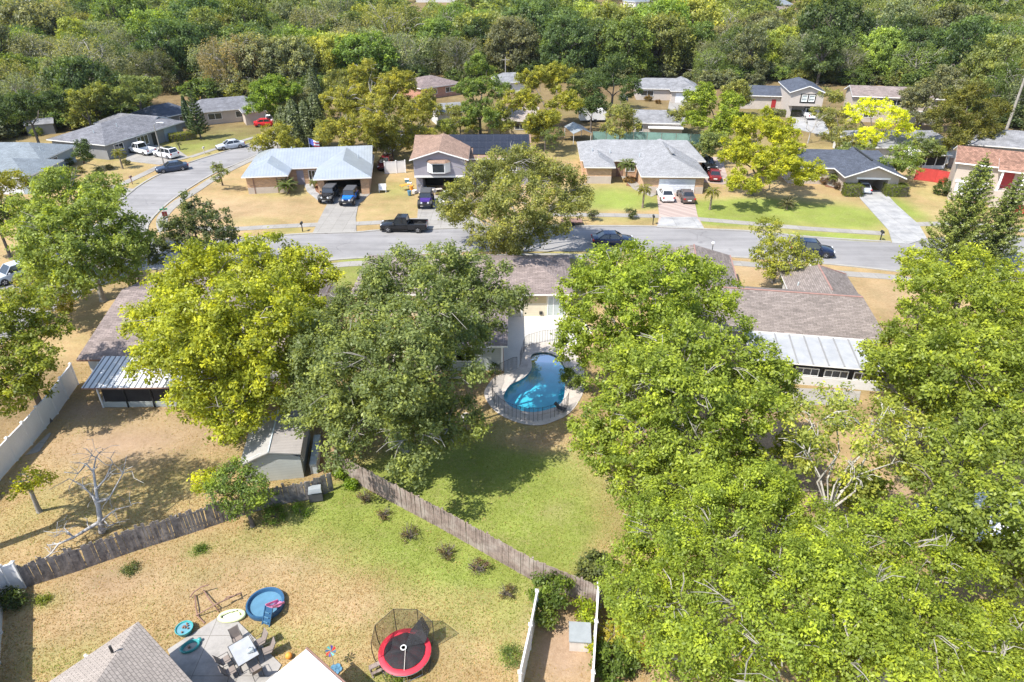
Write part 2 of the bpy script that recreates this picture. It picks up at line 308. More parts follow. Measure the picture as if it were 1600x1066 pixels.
def ribbon(pts, w0, w1, z0, z1, mb=None, mi=0):
    """strip along a ground polyline, from w0 to w1 to its left, z0..z1 high"""
    mb = mb or MB(); pts = [Vector((p[0], p[1], 0)) for p in pts]; rings = []
    for i, p in enumerate(pts):
        d = (pts[min(i + 1, len(pts) - 1)] - pts[max(i - 1, 0)]).normalized(); n = Vector((-d.y, d.x, 0))
        a, b = p + n * w0, p + n * w1
        rings.append([(a.x, a.y, z0), (b.x, b.y, z0), (b.x, b.y, z1), (a.x, a.y, z1)])
    return mb.loft(rings, mi)
def smooth_line(pts, n=4, closed=False):
    P = [Vector((p[0], p[1], 0)) for p in pts]; out = []; N = len(P)
    for i in range(N if closed else N - 1):
        g = (lambda k: P[k % N]) if closed else (lambda k: P[max(0, min(N - 1, k))])
        a, b, c, d = g(i - 1), g(i), g(i + 1), g(i + 2)
        for k in range(n):
            t = k / n; out.append(.5 * ((2 * b) + (c - a) * t + (2 * a - 5 * b + 4 * c - d) * t * t + (3 * b - a - 3 * c + d) * t ** 3))
    if not closed: out.append(P[-1])
    return out
def inside(x, y, poly):
    c = False; j = len(poly) - 1
    for i in range(len(poly)):
        if (poly[i][1] > y) != (poly[j][1] > y) and x < (poly[j][0] - poly[i][0]) * (y - poly[i][1]) / (poly[j][1] - poly[i][1]) + poly[i][0]: c = not c
        j = i
    return c
RN = random.Random(11); rng = np.random.default_rng(5)
# ------------------------------------------------------------------ ground
POOL = smooth_line(P2([(680 + .2814 * x, 380 + .2814 * y) for x, y in [(510, 640), (525, 612), (570, 600), (630, 600), (695, 628), (738, 690), (742, 760), (738, 860), (700, 915), (610, 948), (525, 956), (440, 938), (380, 902), (358, 850), (398, 784), (462, 752), (503, 716), (516, 680)]]), 3, True)
DECK = smooth_line(P2([(680 + .2814 * x, 380 + .2814 * y) for x, y in [(470, 600), (500, 575), (560, 555), (640, 550), (740, 580), (810, 660), (830, 760), (815, 850), (745, 948), (640, 1000), (560, 1015), (460, 1000), (350, 950), (290, 885), (272, 830), (300, 780), (340, 740), (425, 715), (470, 680)]]), 3, True)
def blob(px, py, rx, ry, ch, v):
    c = at(px, py); s = (at(px + rx, py) - c).x; t = (at(px, py - ry).y - at(px, py + ry).y) / 2
    return (c.x, c.y, s, t, ch, v)
BL = [blob(*b) for b in [
 (760, 770, 180, 100, 0, 1.35), (640, 740, 90, 40, 0, .8), (860, 850, 90, 60, 0, .8), (830, 690, 60, 18, 0, -.5), (840, 690, 60, 20, 1, .35), (815, 830, 60, 40, 0, -.35), (870, 800, 26, 18, 1, .25), (700, 650, 60, 22, 2, .25), (930, 860, 30, 30, 0, -.4), (850, 760, 40, 22, 0, -.2),
 (600, 775, 110, 26, 0, .8), (520, 800, 110, 34, 0, .75), (700, 850, 80, 30, 0, .7), (760, 890, 60, 30, 0, .6), (620, 850, 110, 40, 0, .4), (430, 850, 120, 30, 0, .35), (720, 960, 130, 60, 0, .38), (820, 960, 50, 50, 0, .3), (800, 1020, 26, 18, 0, .7), (310, 860, 18, 10, 0, .7), (210, 890, 20, 9, 0, .4), (600, 1060, 60, 20, 0, .5), (410, 1000, 40, 30, 0, .3), (100, 1030, 70, 40, 0, .3), (70, 940, 30, 14, 0, .4),
 (880, 1010, 60, 70, 1, .95), (870, 940, 40, 20, 2, .5), (250, 880, 200, 60, 1, .16), (330, 930, 60, 30, 1, .25), (470, 900, 60, 30, 1, .12), (150, 930, 60, 30, 1, .2),
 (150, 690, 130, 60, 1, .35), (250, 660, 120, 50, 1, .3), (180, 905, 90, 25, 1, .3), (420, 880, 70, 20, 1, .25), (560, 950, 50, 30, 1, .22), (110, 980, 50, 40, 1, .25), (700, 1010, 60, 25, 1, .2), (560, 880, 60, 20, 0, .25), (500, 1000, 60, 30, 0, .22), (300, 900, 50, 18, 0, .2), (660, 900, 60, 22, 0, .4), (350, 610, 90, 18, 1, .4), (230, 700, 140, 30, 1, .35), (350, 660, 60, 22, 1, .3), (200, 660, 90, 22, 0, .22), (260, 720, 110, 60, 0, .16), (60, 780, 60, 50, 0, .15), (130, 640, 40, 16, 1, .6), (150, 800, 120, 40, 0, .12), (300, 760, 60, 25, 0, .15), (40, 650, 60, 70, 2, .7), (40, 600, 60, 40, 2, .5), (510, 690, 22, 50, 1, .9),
 (960, 312, 85, 24, 0, 1), (990, 333, 80, 6, 0, -.5), (1225, 335, 140, 26, 0, .85), (1100, 330, 50, 18, 0, .9), (1180, 320, 60, 10, 0, .9), (1290, 372, 110, 10, 0, .9), (1330, 340, 60, 20, 0, .7), (1145, 345, 60, 8, 0, .6), (975, 344, 60, 6, 0, .18),
 (1415, 330, 30, 30, 0, .6), (1440, 300, 40, 24, 0, .15), (1400, 320, 25, 20, 0, .5), (440, 300, 60, 12, 0, .3), (400, 345, 50, 8, 0, .22), (620, 295, 26, 14, 0, .4), (630, 320, 60, 30, 0, .15), (450, 360, 40, 6, 0, .4), (430, 325, 60, 22, 1, .22), (335, 330, 60, 30, 1, .3),
 (170, 260, 60, 20, 0, .2), (330, 215, 70, 14, 0, .75), (290, 232, 40, 12, 0, .55), (220, 285, 40, 8, 0, .3), (385, 210, 40, 12, 0, .5), (410, 215, 40, 8, 0, .7), (540, 430, 60, 22, 0, 1), (590, 425, 50, 14, 0, .9), (560, 405, 40, 6, 0, .7), (900, 430, 60, 30, 0, .6), (860, 400, 60, 8, 0, .5), (270, 430, 60, 20, 0, .15),
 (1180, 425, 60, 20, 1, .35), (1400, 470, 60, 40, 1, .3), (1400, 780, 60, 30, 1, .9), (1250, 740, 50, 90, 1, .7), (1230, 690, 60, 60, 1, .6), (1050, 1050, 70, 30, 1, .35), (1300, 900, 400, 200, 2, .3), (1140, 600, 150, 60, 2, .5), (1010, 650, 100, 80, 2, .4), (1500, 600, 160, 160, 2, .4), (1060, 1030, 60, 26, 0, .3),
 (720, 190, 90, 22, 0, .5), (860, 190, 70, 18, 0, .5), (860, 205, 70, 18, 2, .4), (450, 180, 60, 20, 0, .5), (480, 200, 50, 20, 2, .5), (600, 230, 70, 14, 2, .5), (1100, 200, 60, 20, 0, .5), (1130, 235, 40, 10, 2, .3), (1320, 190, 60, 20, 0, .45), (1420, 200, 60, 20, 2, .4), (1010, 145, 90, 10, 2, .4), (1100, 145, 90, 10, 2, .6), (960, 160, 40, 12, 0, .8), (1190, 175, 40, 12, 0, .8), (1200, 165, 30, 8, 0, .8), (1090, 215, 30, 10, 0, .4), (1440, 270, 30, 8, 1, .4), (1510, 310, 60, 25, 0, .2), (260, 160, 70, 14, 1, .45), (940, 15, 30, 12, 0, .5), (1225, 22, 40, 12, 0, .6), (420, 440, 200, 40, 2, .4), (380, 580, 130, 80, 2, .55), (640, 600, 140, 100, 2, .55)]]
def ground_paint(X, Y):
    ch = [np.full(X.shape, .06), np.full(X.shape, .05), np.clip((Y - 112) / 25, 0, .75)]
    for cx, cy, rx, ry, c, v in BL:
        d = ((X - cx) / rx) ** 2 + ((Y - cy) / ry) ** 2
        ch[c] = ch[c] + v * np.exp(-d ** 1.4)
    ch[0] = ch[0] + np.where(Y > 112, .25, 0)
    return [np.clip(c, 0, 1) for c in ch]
def axis(fine0, fine1, step, lo, hi):
    a = list(np.arange(fine0, fine1 + 1e-6, step)); d = step; x = a[-1]
    while x < hi: d *= 1.22; x += d; a.append(x)
    d = step; x = a[0]; b = []
    while x > lo: d *= 1.22; x -= d; b.append(x)
    return np.array(b[::-1] + a)
gx, gy = axis(-46, 46, .45, -1500, 1500), axis(14, 100, .45, -300, 3500)
GX, GY = np.meshgrid(gx, gy); nx, ny = len(gx), len(gy)
idx = np.arange(nx * ny).reshape(ny, nx); q = np.stack([idx[:-1, :-1], idx[:-1, 1:], idx[1:, 1:], idx[1:, :-1]], -1).reshape(-1, 4)
pc = sum((Vector((p[0], p[1], 0)) for p in POOL), Vector()) / len(POOL)
big = [((p[0] - pc.x) * 1.1 + pc.x, (p[1] - pc.y) * 1.1 + pc.y) for p in POOL]
cx = GX.ravel()[q].mean(1); cy = GY.ravel()[q].mean(1)
near = (abs(cx - pc.x) < 8) & (abs(cy - pc.y) < 8)
keep = np.array([not (nr and inside(a, b, big)) for nr, a, b in zip(near, cx, cy)]); q = q[keep]
gm = bpy.data.meshes.new('ground'); gm.from_pydata(np.stack([GX.ravel(), GY.ravel(), np.zeros(nx * ny)], -1).tolist(), [], q.tolist())
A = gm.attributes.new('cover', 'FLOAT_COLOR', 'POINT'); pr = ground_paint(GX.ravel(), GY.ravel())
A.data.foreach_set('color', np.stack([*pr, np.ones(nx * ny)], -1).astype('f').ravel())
def ground_mat():
    m, n, l, b = mat('ground_cover'); tc = n.new('ShaderNodeTexCoord').outputs['Object']
    a = n.new('ShaderNodeAttribute'); a.attribute_name = 'cover'; s = n.new('ShaderNodeSeparateColor'); l.new(a.outputs['Color'], s.inputs[0])
    n1 = noise(n, l, .55, 6, .65, tc).outputs[0]; n2 = noise(n, l, 4.5, 5, .7, tc).outputs[0]; n3 = noise(n, l, 17, 3, .6, tc).outputs[0]
    def wob(src, k1, k2):
        x = n.new('ShaderNodeMath'); x.operation = 'MULTIPLY_ADD'; l.new(n1, x.inputs[0]); x.inputs[1].default_value = k1; l.new(src, x.inputs[2])
        y = n.new('ShaderNodeMath'); y.operation = 'MULTIPLY_ADD'; l.new(n2, y.inputs[0]); y.inputs[1].default_value = k2; l.new(x.outputs[0], y.inputs[2])
        z = n.new('ShaderNodeMath'); z.operation = 'SUBTRACT'; z.use_clamp = True; l.new(y.outputs[0], z.inputs[0]); z.inputs[1].default_value = (k1 + k2) / 2; return z.outputs[0]
    straw = ramp(n, [(.25, (.265, .175, .085)), (.5, (.35, .245, .125)), (.75, (.42, .315, .17))]); l.new(n2, straw.inputs[0])
    green = ramp(n, [(.25, (.14, .185, .03)), (.5, (.20, .25, .048)), (.78, (.28, .31, .085))]); l.new(n2, green.inputs[0])
    dirt = ramp(n, [(.3, (.29, .195, .125)), (.7, (.40, .285, .20))]); l.new(n2, dirt.inputs[0])
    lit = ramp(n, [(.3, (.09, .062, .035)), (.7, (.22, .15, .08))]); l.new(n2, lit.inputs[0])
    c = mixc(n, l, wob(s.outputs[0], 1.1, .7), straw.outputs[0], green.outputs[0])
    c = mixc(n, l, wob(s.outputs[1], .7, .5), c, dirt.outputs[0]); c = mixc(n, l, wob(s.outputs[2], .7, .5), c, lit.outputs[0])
    f = ramp(n, [(.32, (.84, .84, .84)), (.7, (1.14, 1.14, 1.14))]); l.new(n3, f.inputs[0]); c = mixc(n, l, .8, c, f.outputs[0], 'MULTIPLY'); w = ramp(n, [(.35, (.8, .79, .76)), (.65, (1.14, 1.15, 1.16))]); l.new(noise(n, l, .16, 6, .7, tc).outputs[0], w.inputs[0]); c = mixc(n, l, 1, c, w.outputs[0], 'MULTIPLY')
    l.new(c, b.inputs['Base Color']); b.inputs['Roughness'].default_value = 1; b.inputs['Specular IOR Level'].default_value = .1
    bp = n.new('ShaderNodeBump'); bp.inputs['Strength'].default_value = .9; bp.inputs['Distance'].default_value = .08; l.new(mixc(n, l, .5, n2, n3), bp.inputs['Height']); l.new(bp.outputs[0], b.inputs['Normal'])
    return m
gm.materials.append(ground_mat()); go = bpy.data.objects.new('ground', gm); S.collection.objects.link(go); struct(go)

# ------------------------------------------------------------------ roads, kerbs, pavements, drives
ROAD_N = P2([(402, 371), (485, 366), (557, 364), (592, 361), (670, 359), (717, 357), (820, 354), (910, 354), (1025, 355), (1100, 359), (1168, 362), (1275, 372), (1392, 379), (1447, 373), (1500, 368), (1558, 367), (1600, 373), (1680, 384)])
ROAD_S = P2([(1690, 480), (1600, 462), (1500, 440), (1411, 425), (1291, 412), (1145, 401), (1040, 394), (925, 392), (840, 392), (737, 392), (680, 395), (635, 399), (577, 402), (530, 405), (492, 409), (400, 415), (300, 419), (222, 421)])
WEST_R = P2([(470, 205), (390, 247), (332, 272), (275, 307), (245, 332), (230, 350), (228, 362), (236, 373), (262, 379), (300, 379)])
WEST_L = P2([(150, 450), (60, 500), (-60, 580), (-260, 560), (-100, 480), (60, 420), (130, 370), (170, 335), (192, 312), (217, 292), (252, 272), (310, 250), (390, 225), (440, 200)])
road = smooth_line(WEST_R, 3) + smooth_line(ROAD_N, 3) + smooth_line(ROAD_S, 3) + WEST_L
struct(MB().flat(road, .004).build('street', 'asphalt'))
kb = MB(); ribbon(smooth_line(WEST_R, 3) + smooth_line(ROAD_N[:13], 3), 0, .3, 0, .09, kb); ribbon(smooth_line(ROAD_N[14:], 3), 0, .3, 0, .09, kb); ribbon(smooth_line(ROAD_S, 3), 0, .3, 0, .09, kb); ribbon(smooth_line(WEST_L[5:], 3), 0, .3, 0, .085, kb)
struct(kb.build('kerb', 'curb'))
sw = MB()
def walk(pts, w=1.35): ribbon(smooth_line(P2(pts), 4), -w / 2, w / 2, -.02, .05, sw)
walk([(262, 352), (300, 357), (367, 358), (420, 355), (505, 351)]); walk([(553, 350), (592, 348), (652, 344), (690, 342)]); walk([(800, 336), (910, 336), (1030, 338)]); walk([(1082, 342), (1130, 346), (1177, 350), (1268, 358), (1380, 365)])
walk([(1430, 351), (1500, 350), (1567, 357), (1640, 367)]); walk([(256, 362), (254, 340), (275, 318), (300, 302), (345, 273), (400, 246), (450, 222)]); walk([(180, 293), (215, 277), (250, 260)]); walk([(297, 246), (340, 232), (400, 214)], 1.1)
walk([(470, 425), (532, 414), (600, 411), (660, 409)]); walk([(760, 402), (860, 400), (920, 402)]); walk([(1100, 408), (1180, 414), (1250, 419), (1320, 428), (1398, 434), (1470, 446)])
struct(sw.build('sidewalk', 'concrete'))
def drive(name, pts, m, z=.07): return struct(MB().slab([Vector((p.x, p.y, z)) for p in P2(pts)], .1).build(name, m))
drive('driveway', [(512, 318), (498, 345), (488, 366), (557, 364), (556, 340), (560, 320), (580, 302), (520, 304)], 'concrete')
drive('driveway', [(655, 306), (652, 340), (668, 359), (760, 356), (735, 330), (722, 306)], 'concrete')
drive('driveway', [(1025, 291), (1030, 338), (1026, 356), (1101, 359), (1090, 338), (1084, 310), (1079, 291)], 'pavers')
drive('driveway', [(1033, 340), (1026, 356), (1101, 359), (1088, 340)], 'paleconcrete', .075)
drive('driveway', [(1336, 298), (1345, 312), (1388, 360), (1394, 380), (1420, 382), (1448, 373), (1436, 352), (1400, 320), (1380, 298)], 'paleconcrete')
drive('driveway', [(200, 240), (196, 252), (250, 258), (296, 247), (280, 236), (240, 226)], 'concrete')
drive('driveway', [(120, 318), (175, 292), (212, 296), (190, 314), (150, 345)], 'concrete')
drive('driveway', [(1046, 158), (1042, 180), (1074, 180), (1076, 158)], 'concrete'); drive('driveway', [(1240, 170), (1234, 200), (1300, 215), (1285, 185), (1276, 168)], 'paleconcrete')
drive('driveway', [(1104, 246), (1098, 285), (1140, 290), (1128, 246)], 'pavers', .06)
drive('footpath', [(474, 286), (480, 300), (500, 316), (512, 318), (512, 311), (494, 300), (487, 285)], 'paleconcrete', .06)
drive('footpath', [(968, 274), (990, 296), (1018, 308), (1026, 304), (1006, 294), (978, 272)], 'concrete', .06)
drive('footpath', [(1262, 280), (1300, 292), (1334, 306), (1340, 300), (1300, 286), (1270, 275)], 'concrete', .06)
drive('mulch_bed', [(483, 300), (500, 306), (504, 296), (492, 286), (484, 290)], 'mulch', .05); drive('mulch_bed', [(978, 290), (1002, 296), (1000, 285), (985, 272)], 'mulch', .05); drive('mulch_bed', [(1270, 268), (1290, 292), (1330, 300), (1328, 286), (1290, 266)], 'mulch', .05)
drive('road_far', [(930, 12), (960, 40), (985, 60), (975, 60), (945, 38), (915, 12)], 'concrete', .05); drive('road_far', [(1385, 40), (1414, 52), (1420, 49), (1392, 37)], 'paleconcrete', .05)
tag(MB().lathe([(.36, 0), (.36, .012), (.0, .012)], 16, c=tuple(at(1590, 417, .006))).build('manhole_cover', 'black'), 'round dark manhole cover set in the street at the right', 'manhole')

# ------------------------------------------------------------------ pool, deck and patios
struct(MB().flat(DECK, .05, 0, [POOL]).build('pool_deck', 'deckstone'))
cp = MB(); ribbon(POOL + [POOL[0]], -.32, .03, .0, .075, cp); struct(cp.build('pool_coping', 'coping'))
pl = thing('swimming_pool', 'kidney-shaped swimming pool of turquoise water behind the cream house', 'pool', pc)
rel = lambda L, k=1: [Vector(((p[0] - pc.x) * k, (p[1] - pc.y) * k, 0)) for p in L]
b_ = MB(); n_ = len(POOL); r0 = rel(POOL)
b_.loft([[(p.x, p.y, .05) for p in r0], [(p.x, p.y, -.9) for p in r0], [(p.x * .8, p.y * .8, -1.3) for p in r0]], 0, False); b_.flat([(p.x * .8, p.y * .8) for p in r0], -1.3)
b_.build('basin', 'plaster', pl); MB().flat(r0, -.06).build('water', 'water', pl)
t_ = MB(); ribbon(r0 + [r0[0]], -.02, .04, -.12, .04, t_); t_.build('tile_band', surf('pool_tile', (.03, .06, .10), .2, 3, .3), pl)
struct(MB().slab([Vector((p.x, p.y, .03)) for p in P2([(792, 492), (905, 489), (925, 520), (905, 540), (860, 543), (822, 545), (814, 562), (806, 590), (790, 600), (785, 560)])], .1).build('patio', 'whitepatio'))
struct(MB().slab([Vector((p.x, p.y, .06)) for p in P2([(262, 1016), (340, 966), (369, 969), (440, 1040), (400, 1110), (300, 1110)])], .12).build('patio', 'patio'))
struct(MB().slab([Vector((p.x, p.y, .05)) for p in P2([(1225, 606), (1345, 612), (1340, 634), (1205, 632)])], .1).build('patio', 'concrete'))
struct(MB().slab([Vector((p.x, p.y, .05)) for p in P2([(160, 632), (228, 627), (300, 622), (300, 560), (165, 575)])], .1).build('patio', 'paleconcrete'))
struct(MB().slab([Vector((p.x, p.y, .04)) for p in P2([(40, 712), (78, 676), (80, 678), (62, 706)])], .05).build('paving_strip', 'concrete'))
# ------------------------------------------------------------------ houses
class House:
    def __init__(s, label, loc, rz, wall, roof, fascia='gutter', name='house'):
        s.t = thing(name, label, 'house', loc, rz); s.w = MB(); s.r = MB(); s.mats = (wall, roof, fascia); s.k = 0
    def block(s, x0, x1, y0, y1, ze, h, axis='x', a=0, b=0, ov=.5, walls=True, z0=0):
        s.k += 1; ze += .004 * s.k; t = .17
        if axis == 'x':
            ym = (y0 + y1) / 2; A, B = (x0 + a, ym, ze + h), (x1 - b, ym, ze + h); half = (y1 - y0) / 2
            P = [[(x0, y0, ze), (x1, y0, ze), B, A], [(x1, y1, ze), (x0, y1, ze), A, B]]
            if a: P.append([(x0, y1, ze), (x0, y0, ze), A])
            if b: P.append([(x1, y0, ze), (x1, y1, ze), B])
        else:
            xm = (x0 + x1) / 2; A, B = (xm, y0 + a, ze + h), (xm, y1 - b, ze + h); half = (x1 - x0) / 2
            P = [[(x0, y1, ze), (x0, y0, ze), A, B], [(x1, y0, ze), (x1, y1, ze), B, A]]
            if a: P.append([(x0, y0, ze), (x1, y0, ze), A])
            if b: P.append([(x1, y1, ze), (x0, y1, ze), B])
        for p in P: s.r.slab(p, t, 0, 1)
        if walls:
            z1 = ze + ov * h / half - t - .01; e = .003 * s.k
            X0, X1, Y0, Y1 = x0 + ov + e, x1 - ov - e, y0 + ov + e, y1 - ov - e
            s.w.box(X0, X1, Y0, Y1, z0, z1)
            zt = ze + h - t - .01
            if axis == 'x':
                for X, d, k in ((X0, .1, a), (X1, -.1, b)):
                    if not k: s.w.loft([[(X, Y0, z1 - .01), (X, Y1, z1 - .01), (X, ym, zt)], [(X + d, Y0, z1 - .01), (X + d, Y1, z1 - .01), (X + d, ym, zt)]])
            else:
                for Y, d, k in ((Y0, .1, a), (Y1, -.1, b)):
                    if not k: s.w.loft([[(X0, Y, z1 - .01), (X1, Y, z1 - .01), (xm, Y, zt)], [(X0, Y + d, z1 - .01), (X1, Y + d, z1 - .01), (xm, Y + d, zt)]])
        return s
    def side(s, mb, side, pos, u0, u1, z0, z1, d0, d1, mi=0):
        """box lying on a wall: sticks out from d0 to d1 in front of it"""
        if side == 'f': mb.box(u0, u1, pos - d1, pos - d0, z0, z1, mi)
        elif side == 'b': mb.box(u0, u1, pos + d0, pos + d1, z0, z1, mi)
        elif side == 'l': mb.box(pos - d1, pos - d0, u0, u1, z0, z1, mi)
        else: mb.box(pos + d0, pos + d1, u0, u1, z0, z1, mi)
        return mb
    def window(s, side, pos, u0, u1, z0, z1, n=2, rows=1, m='white', pane='glass', d=.07):
        f = MB(); b = .07
        for a in (u0, u1 - b): s.side(f, side, pos, a, a + b, z0, z1, -.02, d)
        for a in (z0, z1 - b): s.side(f, side, pos, u0 + b, u1 - b, a, a + b, -.02, d - .003)
        for i in range(1, n): u = u0 + (u1 - u0) * i / n; s.side(f, side, pos, u - .03, u + .03, z0 + b, z1 - b, -.02, d - .01)
        for i in range(1, rows): z = z0 + (z1 - z0) * i / rows; s.side(f, side, pos, u0 + b, u1 - b, z - .025, z + .025, -.02, d - .014)
        w = f.build('window', m, s.t)
        s.side(MB(), side, pos, u0 + b * .5, u1 - b * .5, z0 + b * .5, z1 - b * .5, -.02, .03).build('pane', pane, w)
    def part(s, name, m, side, pos, u0, u1, z0, z1, d=.05, label=None):
        o = s.side(MB(), side, pos, u0, u1, z0, z1, -.03, d).build(name, m, s.t)
        if label: o['label'] = label
        return o
    def garage(s, side, pos, u0, u1, z1=2.1, m='garage_white'):
        g = MB(); n = 4
        for i in range(n): s.side(g, side, pos, u0, u1, .02 + i * z1 / n, .02 + (i + 1) * z1 / n - .02, -.03, .03)
        return g.build('garage_door', m, s.t)
    def pipe(s, *pts):
        for x, y, z in pts: MB().tube([(x, y, z - .3), (x, y, z + .3)], .07, 8).build('vent_pipe', 'tin', s.t)
    def done(s, smooth=0):
        s.w.build('wall', s.mats[0], s.t); r = s.r.build('roof', (s.mats[1], s.mats[2]), s.t); return r
def ridgecap(h, a, b, r=.075, m='ridge'): MB().tube([a, b], r, 6, 0).build('ridge_cap', m, h.t)

# metal-roofed ranch house
h1 = House('brick ranch house with pale blue metal roof, flag and open garage', (-38.0, 92.9), 8, 'brick', 'roof_metal', 'white')
h1.block(0, 18, 3.6, 13.8, 2.6, 1.65, 'x', 3.2, 0); h1.block(0, 6.4, 0, 8, 2.6, 1.1, 'y', 3.1, 0)
h1.block(10.1, 18.1, -2.5, 9.4, 2.6, 1.55, 'y', 3.6, 0, walls=False)
h1.w.box(10.6, 17.6, 2.0, 12.9, 0, 2.7).box(10.6, 11.5, -2, 2, 0, 2.6).box(16.5, 17.6, -2, 2, 0, 2.6).box(11.5, 16.5, -2, -1.6, 2.2, 2.6)
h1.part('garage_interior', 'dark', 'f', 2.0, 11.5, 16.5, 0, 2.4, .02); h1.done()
for u in (1.4, 4.6): h1.part('downpipe', 'brownfascia', 'f', .5, u, u + .1, 0, 2.5, .08)
h1.part('stucco_band', 'beige', 'f', .5, .5, 5.9, 0, .9, .03)
h1.part('door', 'mauve', 'f', 4.1, 6.9, 7.9, 0, 2.1); h1.window('f', 4.1, 8.6, 10.0, .6, 2.1, 3, 1)
h1.pipe((6, 8.5, 4.2), (16, 5, 3.6), (4.6, 3.2, 3.0))
for i, (x, y) in enumerate(((9, -.2),)): pass
# split-level house with solar panels
h2 = House('mauve split-level house with solar panels, bay window and cluttered open garage', (-14.2, 92.6), 1, 'mauve', 'roof_tan', 'white')
h2.block(-.2, 17.2, 4.6, 15.8, 4.0, 2.1, 'x', 0, 0); h2.block(0, 8.2, 0, 10, 5.1, 1.25, 'y', 0, 0, walls=False)
h2.w.box(.5, 7.7, .5, 9.5, 2.55, 5.1); h2.w.loft([[(.5, .5, 5.1), (7.7, .5, 5.1), (4.1, .5, 6.1)], [(.5, .6, 5.1), (7.7, .6, 5.1), (4.1, .6, 6.1)]])
h2.w.box(.6, 1.5, 1.4, 9, 0, 2.5).box(6.6, 7.6, 1.4, 9, 0, 2.5).box(1.5, 6.6, 5, 9, 0, 2.5); h2.done()
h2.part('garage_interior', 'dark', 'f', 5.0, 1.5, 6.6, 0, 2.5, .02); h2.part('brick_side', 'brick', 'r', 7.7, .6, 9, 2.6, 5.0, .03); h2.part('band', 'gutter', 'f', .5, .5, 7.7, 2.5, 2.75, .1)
bw = MB(); bw.loft([[(2.4, .5, 3.3), (5.6, .5, 3.3), (4.9, -.35, 3.3), (3.1, -.35, 3.3)], [(2.4, .5, 4.7), (5.6, .5, 4.7), (4.9, -.35, 4.7), (3.1, -.35, 4.7)]])
bo = bw.build('bay_window', 'white', h2.t)
h2.side(MB(), 'f', -.35, 3.2, 4.8, 3.45, 4.55, -.02, .02).build('pane', 'glass', bo)
MB().loft([[(2.3, .5, 4.72), (5.7, .5, 4.72), (5.0, -.5, 4.72), (3.0, -.5, 4.72)], [(2.6, .5, 5.0), (5.4, .5, 5.0), (4.9, 0, 4.95), (3.1, 0, 4.95)]]).build('bay_roof', 'roof_tan', bo)
pl0 = 2.1 / 5.6
def onroof(x, y): return Vector((x, y, 4.02 + (y - 4.6) * pl0 + .12))
for x0, x1, y0, y1 in ((5.0, 16.9, 8.6, 10.05), (6.8, 16.9, 7.0, 8.56), (8.6, 16.9, 5.4, 6.96)):
    MB().slab([onroof(x0, y0), onroof(x1, y0), onroof(x1, y1), onroof(x0, y1)], .06).build('solar_panel', 'solar', h2.t)
h2.window('f', 5.1, 10, 12, 2.1, 3.4, 2); h2.window('f', 5.1, 13.5, 15, 2.1, 3.4, 2)
# light grey shingle house
h3 = House('tan brick house with light grey shingle roof and closed white garage', (10.6, 97.6), -2, 'brick', 'roof_light', 'gutter')
h3.block(-.4, 18.5, 4.1, 15.4, 2.6, 1.75, 'x', 3.5, 2); h3.block(0, 4.6, .4, 9, 2.6, .9, 'y', 2.2, 0); h3.block(7.7, 17.2, -4, 10.8, 2.6, 1.7, 'y', 4.6, 0); h3.done()
h3.garage('f', -3.5, 10.4, 15.5); h3.part('door', 'brownfascia', 'f', 4.6, 5.2, 6.2, 0, 2.1); h3.window('f', 4.6, 6.6, 8.0, .8, 2.1, 2)
h3.part('brick_base', 'beige', 'f', -3.5, 8.2, 10.3, 0, 1.0, .04); h3.part('brick_base', 'beige', 'f', -3.5, 15.6, 16.7, 0, 1.0, .04); h3.part('stucco_band', 'beige', 'f', .9, .5, 4.1, 0, 1.1, .04)
h3.pipe((2.5, 4.2, 3.3), (1.5, 6.5, 3.5), (4.2, 6, 3.4), (15.5, 9, 3.4), (8.6, 5, 3.2)); MB().box(12.7, 13.1, 1.5, 5.5, 4.35, 4.5).build('ridge_vent', 'roof_light', h3.t)
# slate roof house with open gabled garage
h4 = House('beige house with dark slate roof and gabled open garage', (46.7, 93.0), -5, 'beige', 'roof_slate', 'white')
h4.block(-6.5, 8.6, 4.5, 13.2, 2.6, 1.6, 'x', 2, 1.2); h4.block(0, 8.4, 0, 13, 2.6, 1.6, 'y', 0, 1.5, ov=.6, walls=False)
h4.w.box(.6, 7.8, 5.6, 12, 0, 2.7).box(.6, 2.3, .9, 5.6, 0, 2.7).box(6.4, 7.8, .9, 5.6, 0, 2.7).box(2.3, 6.4, .9, 1.3, 2.1, 2.7)
h4.w.loft([[(.6, .9, 2.7), (7.8, .9, 2.7), (4.2, .9, 4.0)], [(.6, 1.0, 2.7), (7.8, 1.0, 2.7), (4.2, 1.0, 4.0)]]); h4.done()
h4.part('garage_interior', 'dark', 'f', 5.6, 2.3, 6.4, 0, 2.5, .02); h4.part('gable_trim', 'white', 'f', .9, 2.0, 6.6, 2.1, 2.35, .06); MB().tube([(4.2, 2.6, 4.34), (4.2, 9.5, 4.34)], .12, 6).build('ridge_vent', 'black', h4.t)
h4.window('f', 5.0, -3.5, -1.5, .8, 2.1, 2)
